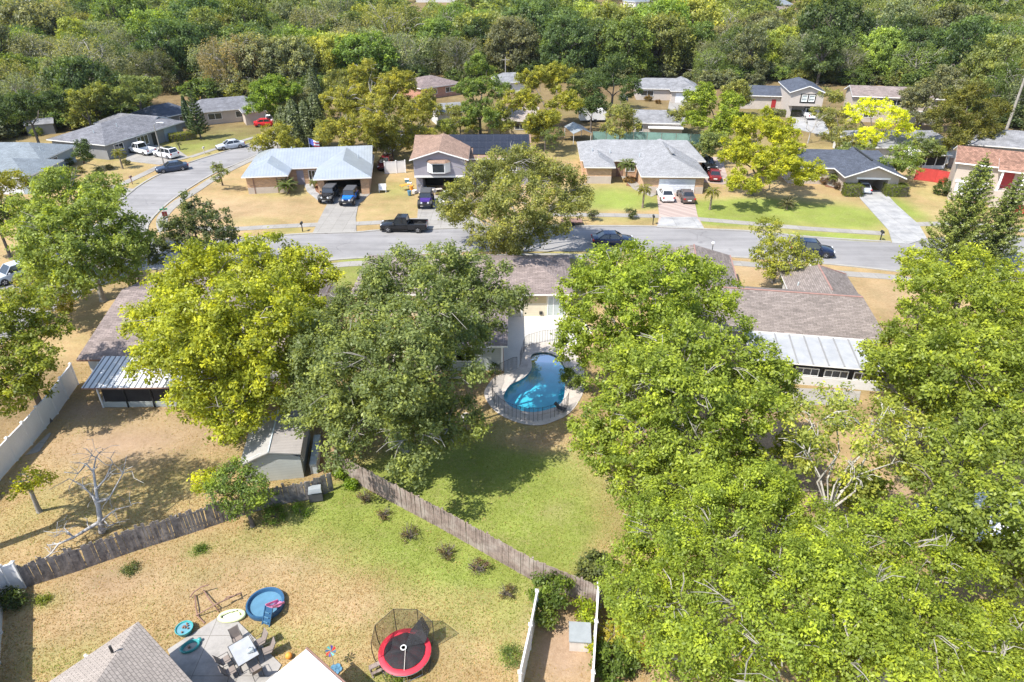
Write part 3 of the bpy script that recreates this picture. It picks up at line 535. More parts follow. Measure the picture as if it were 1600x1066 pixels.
# raised house with red-brown tiles at the right edge
h5 = House('two-storey beige house with red-brown tile roof and red front door', at(1492.5, 253.5, 5.1).xy, -28, 'beige', 'roof_tile', 'white')
h5.block(0, 17, 0, 8, 5.1, 1.4, 'x', 0, 0, ov=.5); h5.block(5.0, 12, -1.2, 4, 5.0, .9, 'x', 0, 0, ov=.4, walls=False)
h5.w.box(-.0 + .55, 4.6, -.2, .6, 0, .8).box(5.3, 8.2, -1.6, .5, 0, 2.3); h5.done()
h5.window('f', .5, 2.6, 4.6, 3.3, 4.6, 2, 2); h5.garage('f', .5, 1.0, 4.4, 2.2); h5.part('garage_lintel', 'white', 'f', .5, .8, 4.7, 2.35, 2.7, .1); h5.part('door', 'door_red', 'f', .5, 5.7, 7.2, 2.3, 4.4); MB().box(5.5, 5.75, -1.0, -.75, 2.3, 4.9).build('column', 'white', h5.t); MB().box(8.0, 8.25, -1.0, -.75, 0, 4.9).build('column', 'white', h5.t)
h5.part('red_step', 'redfence', 'f', -1.6, 8.3, 10, 0, .9, .5); h5.window('f', .5, 9, 11, 1.0, 2.2, 2, 2)
for z in (2.6, 3.1): MB().tube([(5.4, -1.55, z), (8.1, -1.55, z)], .03, 6).build('railing', 'black', h5.t)
# blue-grey house at the left edge
h6 = House('blue-grey house with two hipped roofs at the left street corner', (-68.05, 92.8), 0, 'bluegrey', 'roof_bluegrey', 'white')
h6.block(-14, 0, 0, 9.2, 2.6, 1.5, 'x', 4.6, 4.4); h6.block(-17, -3, 8.6, 18, 2.6, 1.6, 'x', 4.6, 4.4); h6.done()
h6.garage('f', .5, -6, -1.4); h6.window('r', -.5, 3, 5, .9, 2.1); h6.window('r', -3.5, 11, 13, .9, 2.1); h6.pipe((-5, 12, 3.6), (-8, 12, 3.6))
# dark slate-grey house
h7 = House('long dark grey house with hipped roof behind the white pickup', (-66.4, 110.7), 72, 'greywall', 'roof_grey', 'gutter')
h7.block(0, 18.5, 0, 12.5, 2.6, 1.9, 'x', 6, 5.6); h7.block(12, 19, 3, 15, 2.6, 1.3, 'y', 0, 3); h7.done()
h7.window('f', .5, 7, 9.5, .6, 2.2, 3); h7.part('door', 'black', 'f', .5, 10.4, 11.4, 0, 2.1); h7.part('door', 'bluegrey', 'f', .5, 13.4, 16.4, 0, 2.3); h7.window('f', .5, 2, 4, .9, 2.1); h7.pipe((7, 4, 4), (3, 5, 3.7), (13, 6, 4.2))
# houses farther back
def far_house(label, px, py, w, d, rz, wall, roof, h=1.6, ze=2.6, hip=2.5, garage=None, wins=((.2, .4), (.6, .8)), extra=None):
    """px, py: foot of the middle of the front wall"""
    h_ = House(label, at(px, py).xy, rz, wall, roof)
    h_.block(-w / 2, w / 2, -.5, d, ze, h, 'x', hip, hip)
    if extra: h_.block(*extra)
    h_.done()
    for a, b in wins: h_.window('f', 0, -w / 2 + w * a, -w / 2 + w * b, ze - 1.7, ze - .5, 2)
    if garage: h_.garage('f', garage[2] if len(garage) > 2 else 0, garage[0], garage[1])
    return h_
far_house('charcoal-roofed house half hidden behind the spindly pine at left', 277, 201, 9, 8, 60, 'greywall', 'roof_slate')
h8 = far_house('pale stucco house with grey roof beyond the green front lawn at left', 360, 192, 13, 9, 28, 'beige', 'roof_grey', extra=(2, 7, -4.5, 6, 2.6, 1, 'y', 2, 0))
far_house('brick house with brown hipped roof at the wood edge', 690, 152, 12, 11, 40, 'redbrick', 'roof_dull', hip=5)
far_house('low grey-roofed outbuilding behind the bare branches', 704, 196, 6, 7, 20, 'whitewall', 'roof_midgrey', hip=0, h=1.1, wins=())
far_house('tan house with flat brown gable roof behind the solar panels', 800, 210, 10, 9, -3, 'tan', 'roof_taupe', hip=0, wins=((.55, .75),))
far_house('white cottage glimpsed behind the olive tree', 800, 146, 8, 8, 10, 'whitewall', 'roof_midgrey', wins=((.3, .5),))
h11 = far_house('grey-roofed house with a white garage at the end of its drive', 1040, 157, 14.5, 9, -5, 'greige', 'roof_midgrey', extra=(.5, 7.6, -3, 8, 2.6, 1.5, 'y', 3, 0), garage=(1.8, 6.4, -2.5), wins=((.1, .3),))
h12 = far_house('low house with sooty grey gable roof and a white awning', 1028, 214, 9.6, 7, -6, 'greige', 'roof_midgrey', hip=0, wins=((.05, .2),))
h12.part('awning', 'white', 'f', 0, -2, 4.3, 1.75, 1.95, 1.3)
h13 = House('split-level house with dark roof and twin white framed windows above its carport', (56.2, 142.6), -9, 'greige', 'roof_slate', 'white')
h13.block(0, 7.2, 0, 13, 5.2, 1.3, 'y', 0, 2, walls=False); h13.block(-8.6, 1.0, 8.6, 16, 2.9, 1.5, 'x', 0, 0)
h13.w.box(.4, 6.8, .5, 12.5, 2.5, 5.2).loft([[(.4, .5, 5.2), (6.8, .5, 5.2), (3.6, .5, 6.3)], [(.4, .6, 5.2), (6.8, .6, 5.2), (3.6, .6, 6.3)]]).box(.4, 1.2, 1.2, 12, 0, 2.5).box(6, 6.8, 1.2, 12, 0, 2.5).box(1.2, 6, 3, 12, 0, 2.5); h13.done()
h13.part('shutter_panel', 'black', 'f', .5, 2.3, 5.3, 3.1, 4.9, .04)
for u in (2.55, 3.95): h13.window('f', .46, u, u + 1.1, 3.4, 4.7, 1, 2, 'white', 'curtain', .16)
h13.window('f', 9.1, -7.6, -5.8, .9, 2.2); h13.part('door', 'door_red', 'f', 9.1, -1.4, -.5, 0, 2.1)
# brown-roofed house, screened house, grey house at the right edge
h14 = House('two-storey beige house with long brown gable roof below the wood', (67.6, 139.8), -12, 'beige', 'roof_brown', 'white')
h14.block(0, 17, 0, 8, 5.0, 1.4); h14.done()
h14.window('f', .5, 2.6, 6.0, 3.3, 4.5, 3); h14.window('f', .5, 7.6, 10.4, 3.3, 4.5, 3); h14.part('band', 'gutter', 'f', .5, .5, 16.5, 2.4, 2.6); h14.window('f', .5, 3, 5, .9, 2.0)
h15 = House('grey-roofed house with a white roofed screened porch', (55.6, 109.0), -2, 'whitewall', 'roof_midgrey', 'white')
h15.block(0, 17, 0, 11, 2.7, 1.5, 'x', 3, 3); h15.done()
pr_ = h15.t; MB().slab([Vector((6.6, -3.0, 2.3)), Vector((13.6, -3.0, 2.3)), Vector((13.2, .4, 2.75)), Vector((7.0, .4, 2.75))], .12).build('porch_roof', 'vinyl', pr_)
h15.part('screen_wall', 'dark', 'f', -2.4, 7, 13.2, .55, 2.2, .02); h15.part('knee_wall', 'vinyl', 'f', -2.4, 7, 13.2, 0, .55, .06)
for u in (7.0, 8.5, 10.0, 11.5, 13.0): h15.part('porch_post', 'vinyl', 'f', -2.38, u, u + .13, .5, 2.3, .06)
h16 = House('low dark grey house behind the leaning palm at the right edge', (74.5, 111.5), -20, 'greywall', 'roof_midgrey'); h16.block(0, 14, 0, 10, 2.6, 1.7, 'x', 4, 4); h16.done()
# cream house with the pool
h17 = House('cream house with brown shingle roof and sliding door onto the white pool patio', (5.95, 56.0), 0, 'cream', 'roof_brown', 'white')
h17.block(-21, 0, 0, 9.2, 2.6, 1.5, 'x', 4.2, 4.0); h17.block(-14.2, -6.3, -9.4, 5, 2.6, 1.15, 'y', 3.6, 0, ov=.4); h17.done()
h17.window('f', .5, -2.6, -.9, .05, 2.15, 3, 1, 'white', 'curtain'); h17.part('tan_panel', 'tan', 'f', .5, -4.9, -2.75, 1.45, 2.35, .05); h17.part('corner_trim', 'white', 'f', .5, -5.1, -4.95, 0, 2.4, .06)
h17.part('wing_siding', 'greygreen', 'f', -9.0, -13.7, -6.75, 0, 2.45, .03); h17.part('corner_post', 'white', 'f', -9.0, -6.85, -6.68, 0, 2.5, .08); h17.window('f', -9.0, -10.6, -9.0, .9, 2.1, 2); h17.part('brick_return', 'redbrick', 'r', -6.7, -9.0, -7.6, 0, 2.4, .04)
h17.part('hose_reel', 'black', 'f', .5, -3.35, -3.05, .25, .55, .12); h17.window('r', -6.7, -6.5, -4.5, .9, 2.1, 2)
# brown-shingled neighbour on the right
h18 = House('brown-shingled house with red ridge caps and a white panelled patio cover', (30.8, 47.35), -9.5, 'whitewall', 'roof_brown2', 'white')
h18.block(-19, 0, 0, 8.8, 2.6, 1.75, 'x', 1.4, 1.3); h18.block(-6.4, -.1, 5, 13.2, 2.6, 1.3, 'y', 0, 1.2); h18.block(-18.8, -10.8, 5, 16.2, 2.6, 1.5, 'y', 0, 1.4); h18.done()
ridgecap(h18, (-17.6, 4.4, 4.36), (-1.3, 4.4, 4.36)); ridgecap(h18, (-3.25, 6.4, 3.92), (-3.25, 12, 3.92)); ridgecap(h18, (-14.8, 7, 4.12), (-14.8, 14.8, 4.12))
ridgecap(h18, (-3.25, 12, 3.9), (-.15, 13.15, 2.66), .07); ridgecap(h18, (-10.85, 16.1, 2.66), (-10.85, 9.0, 2.66), .06)
cv = MB().slab([Vector((-11.4, -4.1, 2.2)), Vector((-.7, -4.1, 2.2)), Vector((-.7, .25, 2.5)), Vector((-11.4, .25, 2.5))], .12).build('patio_cover', ('panelled', 'white'), h18.t)
rb = MB()
for i in range(10): x = -11.35 + i * 1.16; rb.box(x, x + .11, -4.08, .2, 2.2, 2.24, 0, Matrix.Translation((0, 0, 0)) @ Matrix(((1, 0, 0, 0), (0, 1, 0, 0), (0, .3 / 4.35, 1, .3), (0, 0, 0, 1))))
rb.build('cover_rib', 'greywall', h18.t)
h18.part('knee_wall', 'whitewall', 'f', -3.6, -10.6, -.9, 0, .8, .06); h18.part('sunroom_shade', 'dark', 'f', -3.4, -10.6, -.9, .8, 2.15, .02)
for i in range(4): h18.window('f', -3.45, -9.9 + i * 2.2, -8.1 + i * 2.2, .8, 1.5, 3)
h18.part('sunroom_wall', 'redbrick', 'f', -3.38, -10.6, -10.0, .8, 2.15, .05); h18.pipe((-13.2, 1.1, 3.0), (-5.5, 9, 3.0))
# brown-roofed neighbour on the left with a ribbed patio cover
h19 = House('brown-roofed house with a ribbed metal patio cover beside the white fence', (-34.0, 44.5), 1, 'whitewall', 'roof_brown', 'brownfascia')
h19.block(0, 17, 0, 17, 2.6, 1.9, 'x', 0, 3); h19.done(); h19.window('f', .5, 1.2, 2.2, 1.1, 2.1, 1)
MB().slab([Vector((2.0, -3.3, 2.15)), Vector((10.4, -3.3, 2.15)), Vector((10.4, .3, 2.72)), Vector((2.0, .3, 2.72))], .12).build('patio_cover', ('ribbed', 'brownfascia'), h19.t)
h19.part('screen', 'dark', 'f', -2.7, 3.0, 10.0, .5, 2.1, .02); h19.part('knee_wall', 'greygreen', 'f', -2.7, 2.8, 10.0, 0, .5, .05)
for u in (2.7, 4.6, 6.6, 8.4, 10.0): h19.part('cover_post', 'black' if u > 3 else 'vinyl', 'f', -2.74, u, u + .1, 0, 2.2, .08)
# house in the near left corner, with its flat patio roof
h20 = House('near house with pale shingle hip roof cut off by the bottom edge', at(216, 971, 2.7).xy, -38.5, 'beige', 'roof_pale', 'white')
h20.block(0, 12, -9, 0, 2.7, 2.0, 'x', 4.5, 4.5); h20.done(); MB().tube([(1.3, -1.6, 3.35), (1.3, -1.6, 3.75)], .06, 8).build('vent_pipe', 'black', h20.t)
MB().tube([(-.05, -2.3, 2.62), (-.5, -2.3, 2.3), (-.5, -2.3, .1)], .07, 8).build('downpipe', 'white', h20.t)
pc_ = thing('patio_cover', 'flat white patio roof in the near yard beside the dining set', 'patio cover', at(478, 1015, 2.7).xy, -38.5)
MB().slab([Vector((0, -5, 2.9)), Vector((5, -5, 2.9)), Vector((5, 0, 2.72)), Vector((0, 0, 2.72))], .14).build('roof_sheet', (surf('stained_white_roof', (.72, .72, .73), .05, .7, .6, 7, 0, .3, (.52, .52, .53), 1.3), 'white'), pc_)
for x, y in ((.2, -.2), (4.8, -.2), (.2, -4.8), (4.8, -4.8)): MB().box(x - .06, x + .06, y - .06, y + .06, 0, 2.7).build('post', 'white', pc_)
MB().tube([(-.1, .08, 2.62), (5.1, .08, 2.62)], .07, 6).build('gutter', 'brownfascia', pc_)
pc2 = thing('patio_cover', 'white patio roof showing through leaves at the far right', 'patio cover', (24.0, 25.5), 12)
MB().slab([Vector((0, 0, 2.5)), Vector((8, 0, 2.5)), Vector((8, 3.4, 2.6)), Vector((0, 3.4, 2.6))], .14).build('roof_sheet', ('vinyl', 'white'), pc2)
for x, y in ((.3, .3), (7.7, .3), (.3, 3.1), (7.7, 3.1)): MB().box(x - .06, x + .06, y - .06, y + .06, 0, 2.45).build('post', 'white', pc2)
# far roofs between the trees at the top
for lab, px, py, w, d, rz, wl_, rf in (('long pale commercial building beyond the trees at top left', 40, 10, 95, 25, 4, 'whitewall', 'roof_light'), ('pale low building far off above the wood', 280, 4, 40, 20, 3, 'whitewall', 'roof_light'),
        ('small white house far off above the grassy clearing', 1222, 17, 13, 9, 20, 'whitewall', 'roof_bluegrey'), ('red-brown roofed house far off at top right', 1222, 30, 12, 8, -10, 'beige', 'roof_dull'), ('long brown-roofed house far off beneath tall trunks', 1395, 34, 26, 10, -8, 'whitewall', 'roof_taupe'),
        ('white-roofed house far off at the top right corner', 1510, 14, 26, 14, -15, 'whitewall', 'roof_light'), ('grey-roofed house far off beside the pale lane', 1008, 12, 16, 12, 30, 'whitewall', 'roof_bluegrey'), ('brown-roofed house far off behind the dark crowns', 1105, 10, 16, 10, 10, 'beige', 'roof_taupe'), ('grey house far off behind the bright oak', 838, 22, 14, 9, 20, 'whitewall', 'roof_midgrey'),
        ('pale house far off at the top edge of the wood', 690, 4, 34, 12, 0, 'whitewall', 'roof_light'), ('white shed-like house far off at the very top right', 1570, 8, 22, 12, 10, 'whitewall', 'roof_light')):
    far_house(lab, px, py, w, d, rz, wl_, rf, h=2.2, ze=3.2, hip=3)
# sheds and small roofs
sh = thing('garden_shed', 'gambrel-sided grey garden shed with ribbed brown roof behind the picket fence', 'shed', at(478, 748).xy, 9)
w_, d_ = 3.9, 4.6
MB().box(-w_ + .12, -.12, .12, d_ - .1, 0, 1.75).loft([[(-w_ + .12, .12, 1.74), (-.12, .12, 1.74), (-1.2, .12, 2.32), (-2.6, .12, 2.32)], [(-w_ + .12, .2, 1.74), (-.12, .2, 1.74), (-1.2, .2, 2.32), (-2.6, .2, 2.32)]]).build('wall', 'shedside', sh)
rf = MB(); y0, y1 = -.1, d_
for a, b, mi in (((-w_, 1.7), (-1.95, 2.55), 1), ((-1.95, 2.55), (-.0, 2.2), 0), ((-.0, 2.2), (.12, 1.6), 0)):
    rf.slab([Vector((a[0], y0, a[1])), Vector((b[0], y0, b[1])), Vector((b[0], y1, b[1])), Vector((a[0], y1, a[1]))], .08, mi, 1)
rf.build('roof', ('shedroof', surf('pale_shed_roof', (.29, .28, .265), .1, 2, .7)), sh); MB().tube([(-1.95, y0, 2.57), (-1.95, y1, 2.57)], .05, 6).build('ridge_cap', 'tin', sh); MB().box(.3, .75, .4, 3.6, 0, .8).build('side_ledge', 'tin', sh)
s2 = thing('utility_box', 'small grey lidded storage box in the bare dirt strip', 'storage box', at(905, 1003).xy, -4)
MB().box(-.5, .5, -.55, .5, 0, .75).build('bin_body', 'planter', s2); MB().box(-.55, .55, -.6, .55, .752, .82).build('lid', 'box_lid', s2)
s3 = thing('garden_shed', 'small grey-roofed shed in the shade at the far left', 'shed', at(68, 208).xy, 25)
MB().box(-2.2, 2.2, -1.6, 1.6, 0, 2).build('wall', 'greywall', s3); MB().slab([Vector((-2.4, -1.8, 1.95)), Vector((2.4, -1.8, 1.95)), Vector((2.4, 0, 2.7)), Vector((-2.4, 0, 2.7))], .1).slab([Vector((2.4, 1.8, 1.95)), Vector((-2.4, 1.8, 1.95)), Vector((-2.4, 0, 2.7)), Vector((2.4, 0, 2.7))], .1).build('roof', 'roof_midgrey', s3)
s4 = thing('carport_tent', 'pale blue metal carport behind the light grey house', 'carport', at(902, 220).xy, 12)
MB().slab([Vector((-1.7, -3, 2)), Vector((0, -3, 2.7)), Vector((0, 3, 2.7)), Vector((-1.7, 3, 2))], .06).slab([Vector((0, -3, 2.7)), Vector((1.7, -3, 2)), Vector((1.7, 3, 2)), Vector((0, 3, 2.7))], .06).build('roof_sheet', 'roof_metal', s4)
for x in (-1.6, 1.6):
    for y in (-2.8, 2.8): MB().box(x - .04, x + .04, y - .04, y + .04, 0, 2).build('post', 'white', s4)
s5 = thing('white_trailer', 'white trailer parked under the olive tree behind the fence', 'trailer', at(925, 190).xy, 5)
MB().box(-2.6, 2.6, -1.1, 1.1, .5, 2.5).build('body', 'vinyl', s5)
for x in (-.5, .5):
    for y in (-1.12, 1.02): MB().loft([[(x + .35 * math.cos(t * .5236), y + dy, .35 + .35 * math.sin(t * .5236)) for t in range(12)] for dy in (0, .1)]).build('wheel', 'rubber', s5)
# ------------------------------------------------------------------ fences
def resample(pts, step):
    out = []; 
    for a, b in zip(pts[:-1], pts[1:]):
        L = (b - a).length; n = max(1, round(L / step))
        out += [(a + (b - a) * (i / n), (b - a).normalized()) for i in range(n)]
    out.append((pts[-1], (pts[-1] - pts[-2]).normalized())); return out
def picket_fence(label, px, h, m, w=.14, ragged=.06, lean=.02, post_m=None, name='picket_fence', side=1):
    P = P2(px); t = thing(name, label, 'fence', P[0].xy); P = [p - P[0] for p in P]; b = MB()
    for p, d in resample(P, w * 1.04)[:-1]:
        n = Vector((-d.y, d.x, 0)); hh = h * (1 + RN.gauss(0, ragged)); tl = Vector((RN.gauss(0, lean), RN.gauss(0, lean), 0)) * hh; c = p + d * w * .52 + n * RN.gauss(0, .008)
        q = [c + d * sx * w * .48 + n * sy * .012 for sx, sy in ((-1, -1), (1, -1), (1, 1), (-1, 1))]
        b.loft([[tuple(v) for v in q], [tuple(v + tl + Vector((0, 0, hh))) for v in q]])
    b.build('pickets', m, t); r = MB()
    for z in (.35, h * .82): ribbon(P, -.07 * side - .02, -.07 * side + .02, z, z + .09, r)
    r.build('rail', m, t)
    for p, d in resample(P, 2.4):
        n = Vector((-d.y, d.x, 0)); c = p - n * .13 * side
        MB().box(c.x - .05, c.x + .05, c.y - .05, c.y + .05, 0, h * .97).build('post', post_m or m, t)
    return t
def panel_fence(label, px, h, m, step=2.4, name='panel_fence', post=.065, cap=True, thick=.03, pm=None):
    P = P2(px); t = thing(name, label, 'fence', P[0].xy); P = [p - P[0] for p in P]
    r = MB()
    for a, b in zip(P[:-1], P[1:]): ribbon([a, b], -thick, thick, .04, h, r); ribbon([a, b], -thick - .015, thick + .015, h, h + .07, r)
    r.build('panel', m, t)
    for p, d in resample(P, step):
        c = MB().box(p.x - post, p.x + post, p.y - post, p.y + post, 0, h + .12)
        if cap: c.loft([[(p.x + sx * k, p.y + sy * k, z) for sx, sy in ((-1, -1), (1, -1), (1, 1), (-1, 1))] for k, z in ((post * 1.5, h + .12), (post * 1.5, h + .17), (.005, h + .26))])
        c.build('post', pm or m, t)
    return t
picket_fence('tall brown picket fence running diagonally between the two back lawns', [(527, 738), (547, 750), (620, 789), (691, 827), (760, 866), (830, 906), (905, 938), (937, 952)], 1.7, 'wood', .14, .02, .006, side=-1)
picket_fence('ragged old grey picket fence leaning below the dead tree', [(42, 918), (120, 893), (212, 861), (285, 838), (350, 816)], 1.65, 'oldwood', .17, .06, .018, side=-1)
picket_fence('dark grey pickets behind the leafy bush in front of the shed', [(350, 816), (425, 791), (483, 781), (521, 767)], 1.45, 'oldwood', .16, .06, .02, side=-1)
picket_fence('shaded picket fence between the shed and the pool garden', [(528, 735), (527, 700), (526, 660), (524, 610)], 1.7, 'wood', .15, .03, .01)
panel_fence('tall white vinyl fence with capped posts along the left back yard', [(122, 601), (90, 647), (50, 695), (27, 720), (-30, 785), (-90, 850)], 1.85, 'vinyl')
panel_fence('white vinyl fence along the left side of the dirt strip', [(838, 962), (828, 1015), (812, 1090)], 1.8, 'vinyl')
panel_fence('white vinyl fence along the right side of the dirt strip', [(932, 950), (928, 1010), (923, 1090)], 1.8, 'vinyl')
panel_fence('white vinyl fence in the bottom left corner with a tall shadow', [(40, 918), (20, 924), (6, 930), (2, 990), (-4, 1090)], 1.85, 'vinyl')
panel_fence('white vinyl fence and gate beside the metal-roofed house', [(602, 272), (620, 271), (634, 270)], 1.8, 'vinyl', 1.4, 'vinyl_gate')
panel_fence('white vinyl side fence running back beside the split-level house', [(606, 255), (612, 240), (622, 228), (642, 226)], 1.8, 'vinyl')
panel_fence('bright red painted fence between the slate house and the tile house', [(1428, 281), (1460, 285), (1492, 291)], 1.8, 'redfence', 2.4, 'red_fence', .05, False)
panel_fence('green screened fence behind the light grey house', [(925, 224), (1010, 225), (1100, 229)], 2.0, 'greenscreen', 2.6, 'screen_fence', .04, False, .012, 'steel')
panel_fence('weathered fence beside the grey-roofed house at the far right', [(1480, 262), (1500, 262)], 1.5, 'wood', 2, 'panel_fence', .05, False)
# pool safety fence
def pool_fence(label, pts, gate=False):
    P = smooth_line(P2([(680 + .2814 * x, 380 + .2814 * y) for x, y in pts]), 4); o = P[0].copy(); t = thing('pool_fence', label, 'fence', o.xy); P = [p - o for p in P]
    r = MB()
    for a, b in zip(P[:-1], P[1:]): r.add([(a.x, a.y, .1), (b.x, b.y, .1), (b.x, b.y, 1.22), (a.x, a.y, 1.22)], [(0, 1, 2, 3)])
    r.build('mesh_panel', 'meshfence', t); MB().tube([(p.x, p.y, 1.22) for p in P], .012, 5).build('top_cord', 'black', t)
    for p, d in resample(P, .95)[::1]:
        if RN.random() < .95: MB().tube([(p.x, p.y, .03), (p.x, p.y, 1.26)], .012, 5).build('post', 'black', t)
pool_fence('black mesh safety fence with gate between the pool and white patio', [(690, 545), (650, 548), (595, 553), (535, 570), (502, 585), (486, 625), (470, 690)])
pool_fence('black mesh safety fence curving around the near end of the pool', [(338, 790), (318, 830), (322, 885), (366, 938), (450, 976), (545, 992), (640, 976), (715, 938), (738, 905)])
pool_fence('short black mesh fence joining the pool to the dark wing', [(455, 702), (430, 706), (400, 720), (345, 750), (330, 790)])

# ------------------------------------------------------------------ vehicles
def wheelset(t, xs, w, r=.34, tw=.23, rim='alloy'):
    for x in xs:
        for s in (-1, 1):
            o = bpy.data.objects.new
            y = s * (w - tw / 2 + .02); b = MB(); k = 18
            ring = lambda rr, yy: [(x + rr * math.cos(2 * math.pi * j / k), yy, r + rr * math.sin(2 * math.pi * j / k)) for j in range(k)]
            b.loft([ring(r * .55, y - s * tw / 2), ring(r * .94, y - s * tw / 2), ring(r, y - s * tw * .3), ring(r, y + s * tw * .3), ring(r * .94, y + s * tw / 2), ring(r * .6, y + s * tw / 2)])
            wv = b.build('wheel', 'rubber', t, 40); q = MB()
            q.loft([ring(r * .62, y + s * tw * .42), ring(r * .6, y + s * (tw / 2 + .012))], 1); 
            for a in range(5):
                an = a * 1.2566; c_, s_ = math.cos(an), math.sin(an); q.box(-.045, .045, -.01, .012, .06, r * .55, 0, Matrix.Translation((x, y + s * (tw / 2 + .012), r)) @ Matrix.Rotation(an, 4, 'Y'))
            q.lathe
            q.build('rim', (rim, 'dark'), wv)
def sect(x, w, zb, zt, sh=.2):
    h = zt - zb
    L = [(-w * .90, zb), (-w * .99, zb + h * .22), (-w, zb + h * .5), (-w * .985, zt - h * .2), (-w * .93, zt - h * .05), (-w * .82, zt)]
    return [(x, y, z) for y, z in L] + [(x, -y, z) for y, z in L[::-1]]
def frust(mb, b, t, mi=0):
    (x0, x1, w, z), (X0, X1, Wd, Z) = b, t
    return mb.loft([[(x0, -w, z), (x1, -w, z), (x1, w, z), (x0, w, z)], [(X0, -Wd, Z), (X1, -Wd, Z), (X1, Wd, Z), (X0, Wd, Z)]], mi)
SPEC = {  # stations (x, half width, z low, z top); cabin bottom (rear, front), top (rear, front), roof height
 'sedan': dict(st=[(-2.35, .70, .42, .82), (-2.25, .82, .28, .98), (-1.7, .9, .2, 1.0), (-.3, .92, .18, .96), (.8, .92, .18, .93), (1.5, .9, .2, .86), (2.15, .84, .25, .74), (2.36, .68, .34, .62)], cb=(-1.85, 1.05), ct=(-1.05, .25), zr=1.44, wb=.8, wt=.6, wh=(-1.4, 1.42)),
 'suv': dict(st=[(-2.36, .74, .5, .95), (-2.28, .86, .34, 1.1), (-1.6, .94, .26, 1.1), (0, .95, .24, 1.08), (.9, .95, .24, 1.05), (1.6, .93, .26, 1.0), (2.2, .88, .32, .9), (2.4, .72, .42, .76)], cb=(-2.25, 1.05), ct=(-1.95, .35), zr=1.74, wb=.84, wt=.68, wh=(-1.45, 1.45)),
 'pickup': dict(st=[(-.62, .92, .42, 1.14), (.4, .98, .4, 1.14), (1.2, .98, .4, 1.12), (1.9, .97, .42, 1.08), (2.6, .94, .46, 1.0), (2.85, .8, .52, .88)], cb=(-.58, 1.35), ct=(-.42, .72), zr=1.9, wb=.88, wt=.72, wh=(-1.85, 1.85))}
def car(kind, px, py, rz, paint, label, name=None, group=None, scale=1.0, roofm=None, rack=False):
    q = SPEC[kind]; p = at(px, py); t = thing(name or 'parked_car', label, {'sedan': 'car', 'suv': 'car', 'pickup': 'pickup truck'}[kind], (p.x, p.y, .006), rz, group); t.scale = (scale, ) * 3
    st = q['st']; b = MB().loft([sect(*s_) for s_ in st])
    (r0, f0), (r1, f1), zr, wb, wt = q['cb'], q['ct'], q['zr'], q['wb'], q['wt']; zb = st[len(st) // 2][3] - .03
    frust(b, (r1 - .03, f1 + .02, wt + .015, zr - .03), (r1 + .12, f1 - .12, wt - .08, zr + .03))
    for s in (-1, 1):
        for (a, c) in (((r0, zb), (r1, zr)), ((f0, zb), (f1, zr))): b.tube([(a[0], s * (wb - .02), a[1] + .02), (c[0], s * wt, c[1] - .01)], .045, 6)
        m_ = (r1 + f1) / 2; b.tube([(m_ - .1, s * (wb + .0), zb), (m_ - .05, s * (wt + .005), zr)], .04, 6)
    if kind == 'pickup':
        for s in (-1, 1): b.box(-2.85, -.6, s * .97 - .05 + (.0 if s < 0 else -.0), s * .97 + .05, .45, 1.12)
        b.box(-2.9, -2.8, -.93, .93, .5, 1.12); b.box(-2.85, -.6, -.92, .92, .45, .62)
    o = b.build('body', roofm or paint, t, 30) if False else b.build('body', paint, t, 30)
    if kind == 'pickup': MB().box(-2.78, -.66, -.9, .9, .62, .65).build('bed_liner', 'rubber', t)
    g = frust(MB(), (r0, f0, wb, zb), (r1, f1, wt, zr - .02)); g.build('window_glass', 'carglass', t)
    if roofm or rack: MB().box(r1 + .15, f1 - .15, -wt + .1, wt - .1, zr + .031, zr + .05).build('sunroof', 'carglass', t)
    xf, xr = st[-1][0], (st[0][0] if kind != 'pickup' else -2.9); zf = st[-2][3]
    for s in (-1, 1):
        MB().box(xf - .32, xf - .06, s * .66 - .16, s * .66 + .16, zf - .2, zf - .03).build('headlight', 'lamp', t)
        MB().box(xr - .01, xr + .14, s * .7 - .14, s * .7 + .14, .72 if kind == 'sedan' else .8, .92 if kind == 'sedan' else 1.06).build('taillight', 'red', t)
        MB().box(f0 - .35, f0 - .2, s * (wb + .17) - .1, s * (wb + .17) + .1, zb + .03, zb + .17).build('mirror', paint, t)
    MB().box(xf - .04, xf + .03, -.5, .5, .42, .6).build('grille', 'black', t); MB().box(xf - .2, xf + .05, -.8, .8, .25, .36).build('bumper', 'black', t); MB().box(xr - .03, xr + .03, -.26, .26, .55, .68).build('number_plate', 'white', t)
    wheelset(t, q['wh'], .93 if kind != 'pickup' else 1.0, .34 if kind == 'sedan' else .39 if kind == 'suv' else .42)
    sb = MB().box(st[0][0] + .1, xf - .15, -.84, .84, .2, .3); sb.build('underbody', 'dark', t)
    return t
car('pickup', 632, 360, 178, 'paint_black', 'black crew-cab pickup truck parked along the kerb', 'pickup_truck')
car('pickup', 222, 240, 152, 'paint_white', 'white pickup truck in the driveway of the dark grey house', 'pickup_truck', scale=.98)
car('suv', 261, 246, 150, 'paint_white', 'white sport utility car behind the white pickup', rack=True)
car('sedan', 270, 267, 212, 'paint_navy', 'slate-blue sedan parked beside the lamp post'); car('sedan', 361, 232, 214, 'paint_silver', 'silver sedan parked farther up the curving street')
car('sedan', 1039, 310, 90, 'paint_white', 'white sedan nose-in at the white garage'); car('sedan', 1071, 312, 90, 'paint_brown', 'dark brown sedan beside the white sedan on the pavers')
car('suv', 1103, 263, -80, 'paint_black', 'black car parked at the back beside the light grey house'); car('sedan', 1115, 279, 80, 'paint_maroon', 'maroon car parked behind the black one')
car('sedan', 957, 382, 2, 'paint_midnight', 'very dark sedan parked in tree shade on the street', scale=1.06); car('suv', 1266, 398, -12, 'paint_midnight', 'dark blue car half hidden behind the small bushy tree')
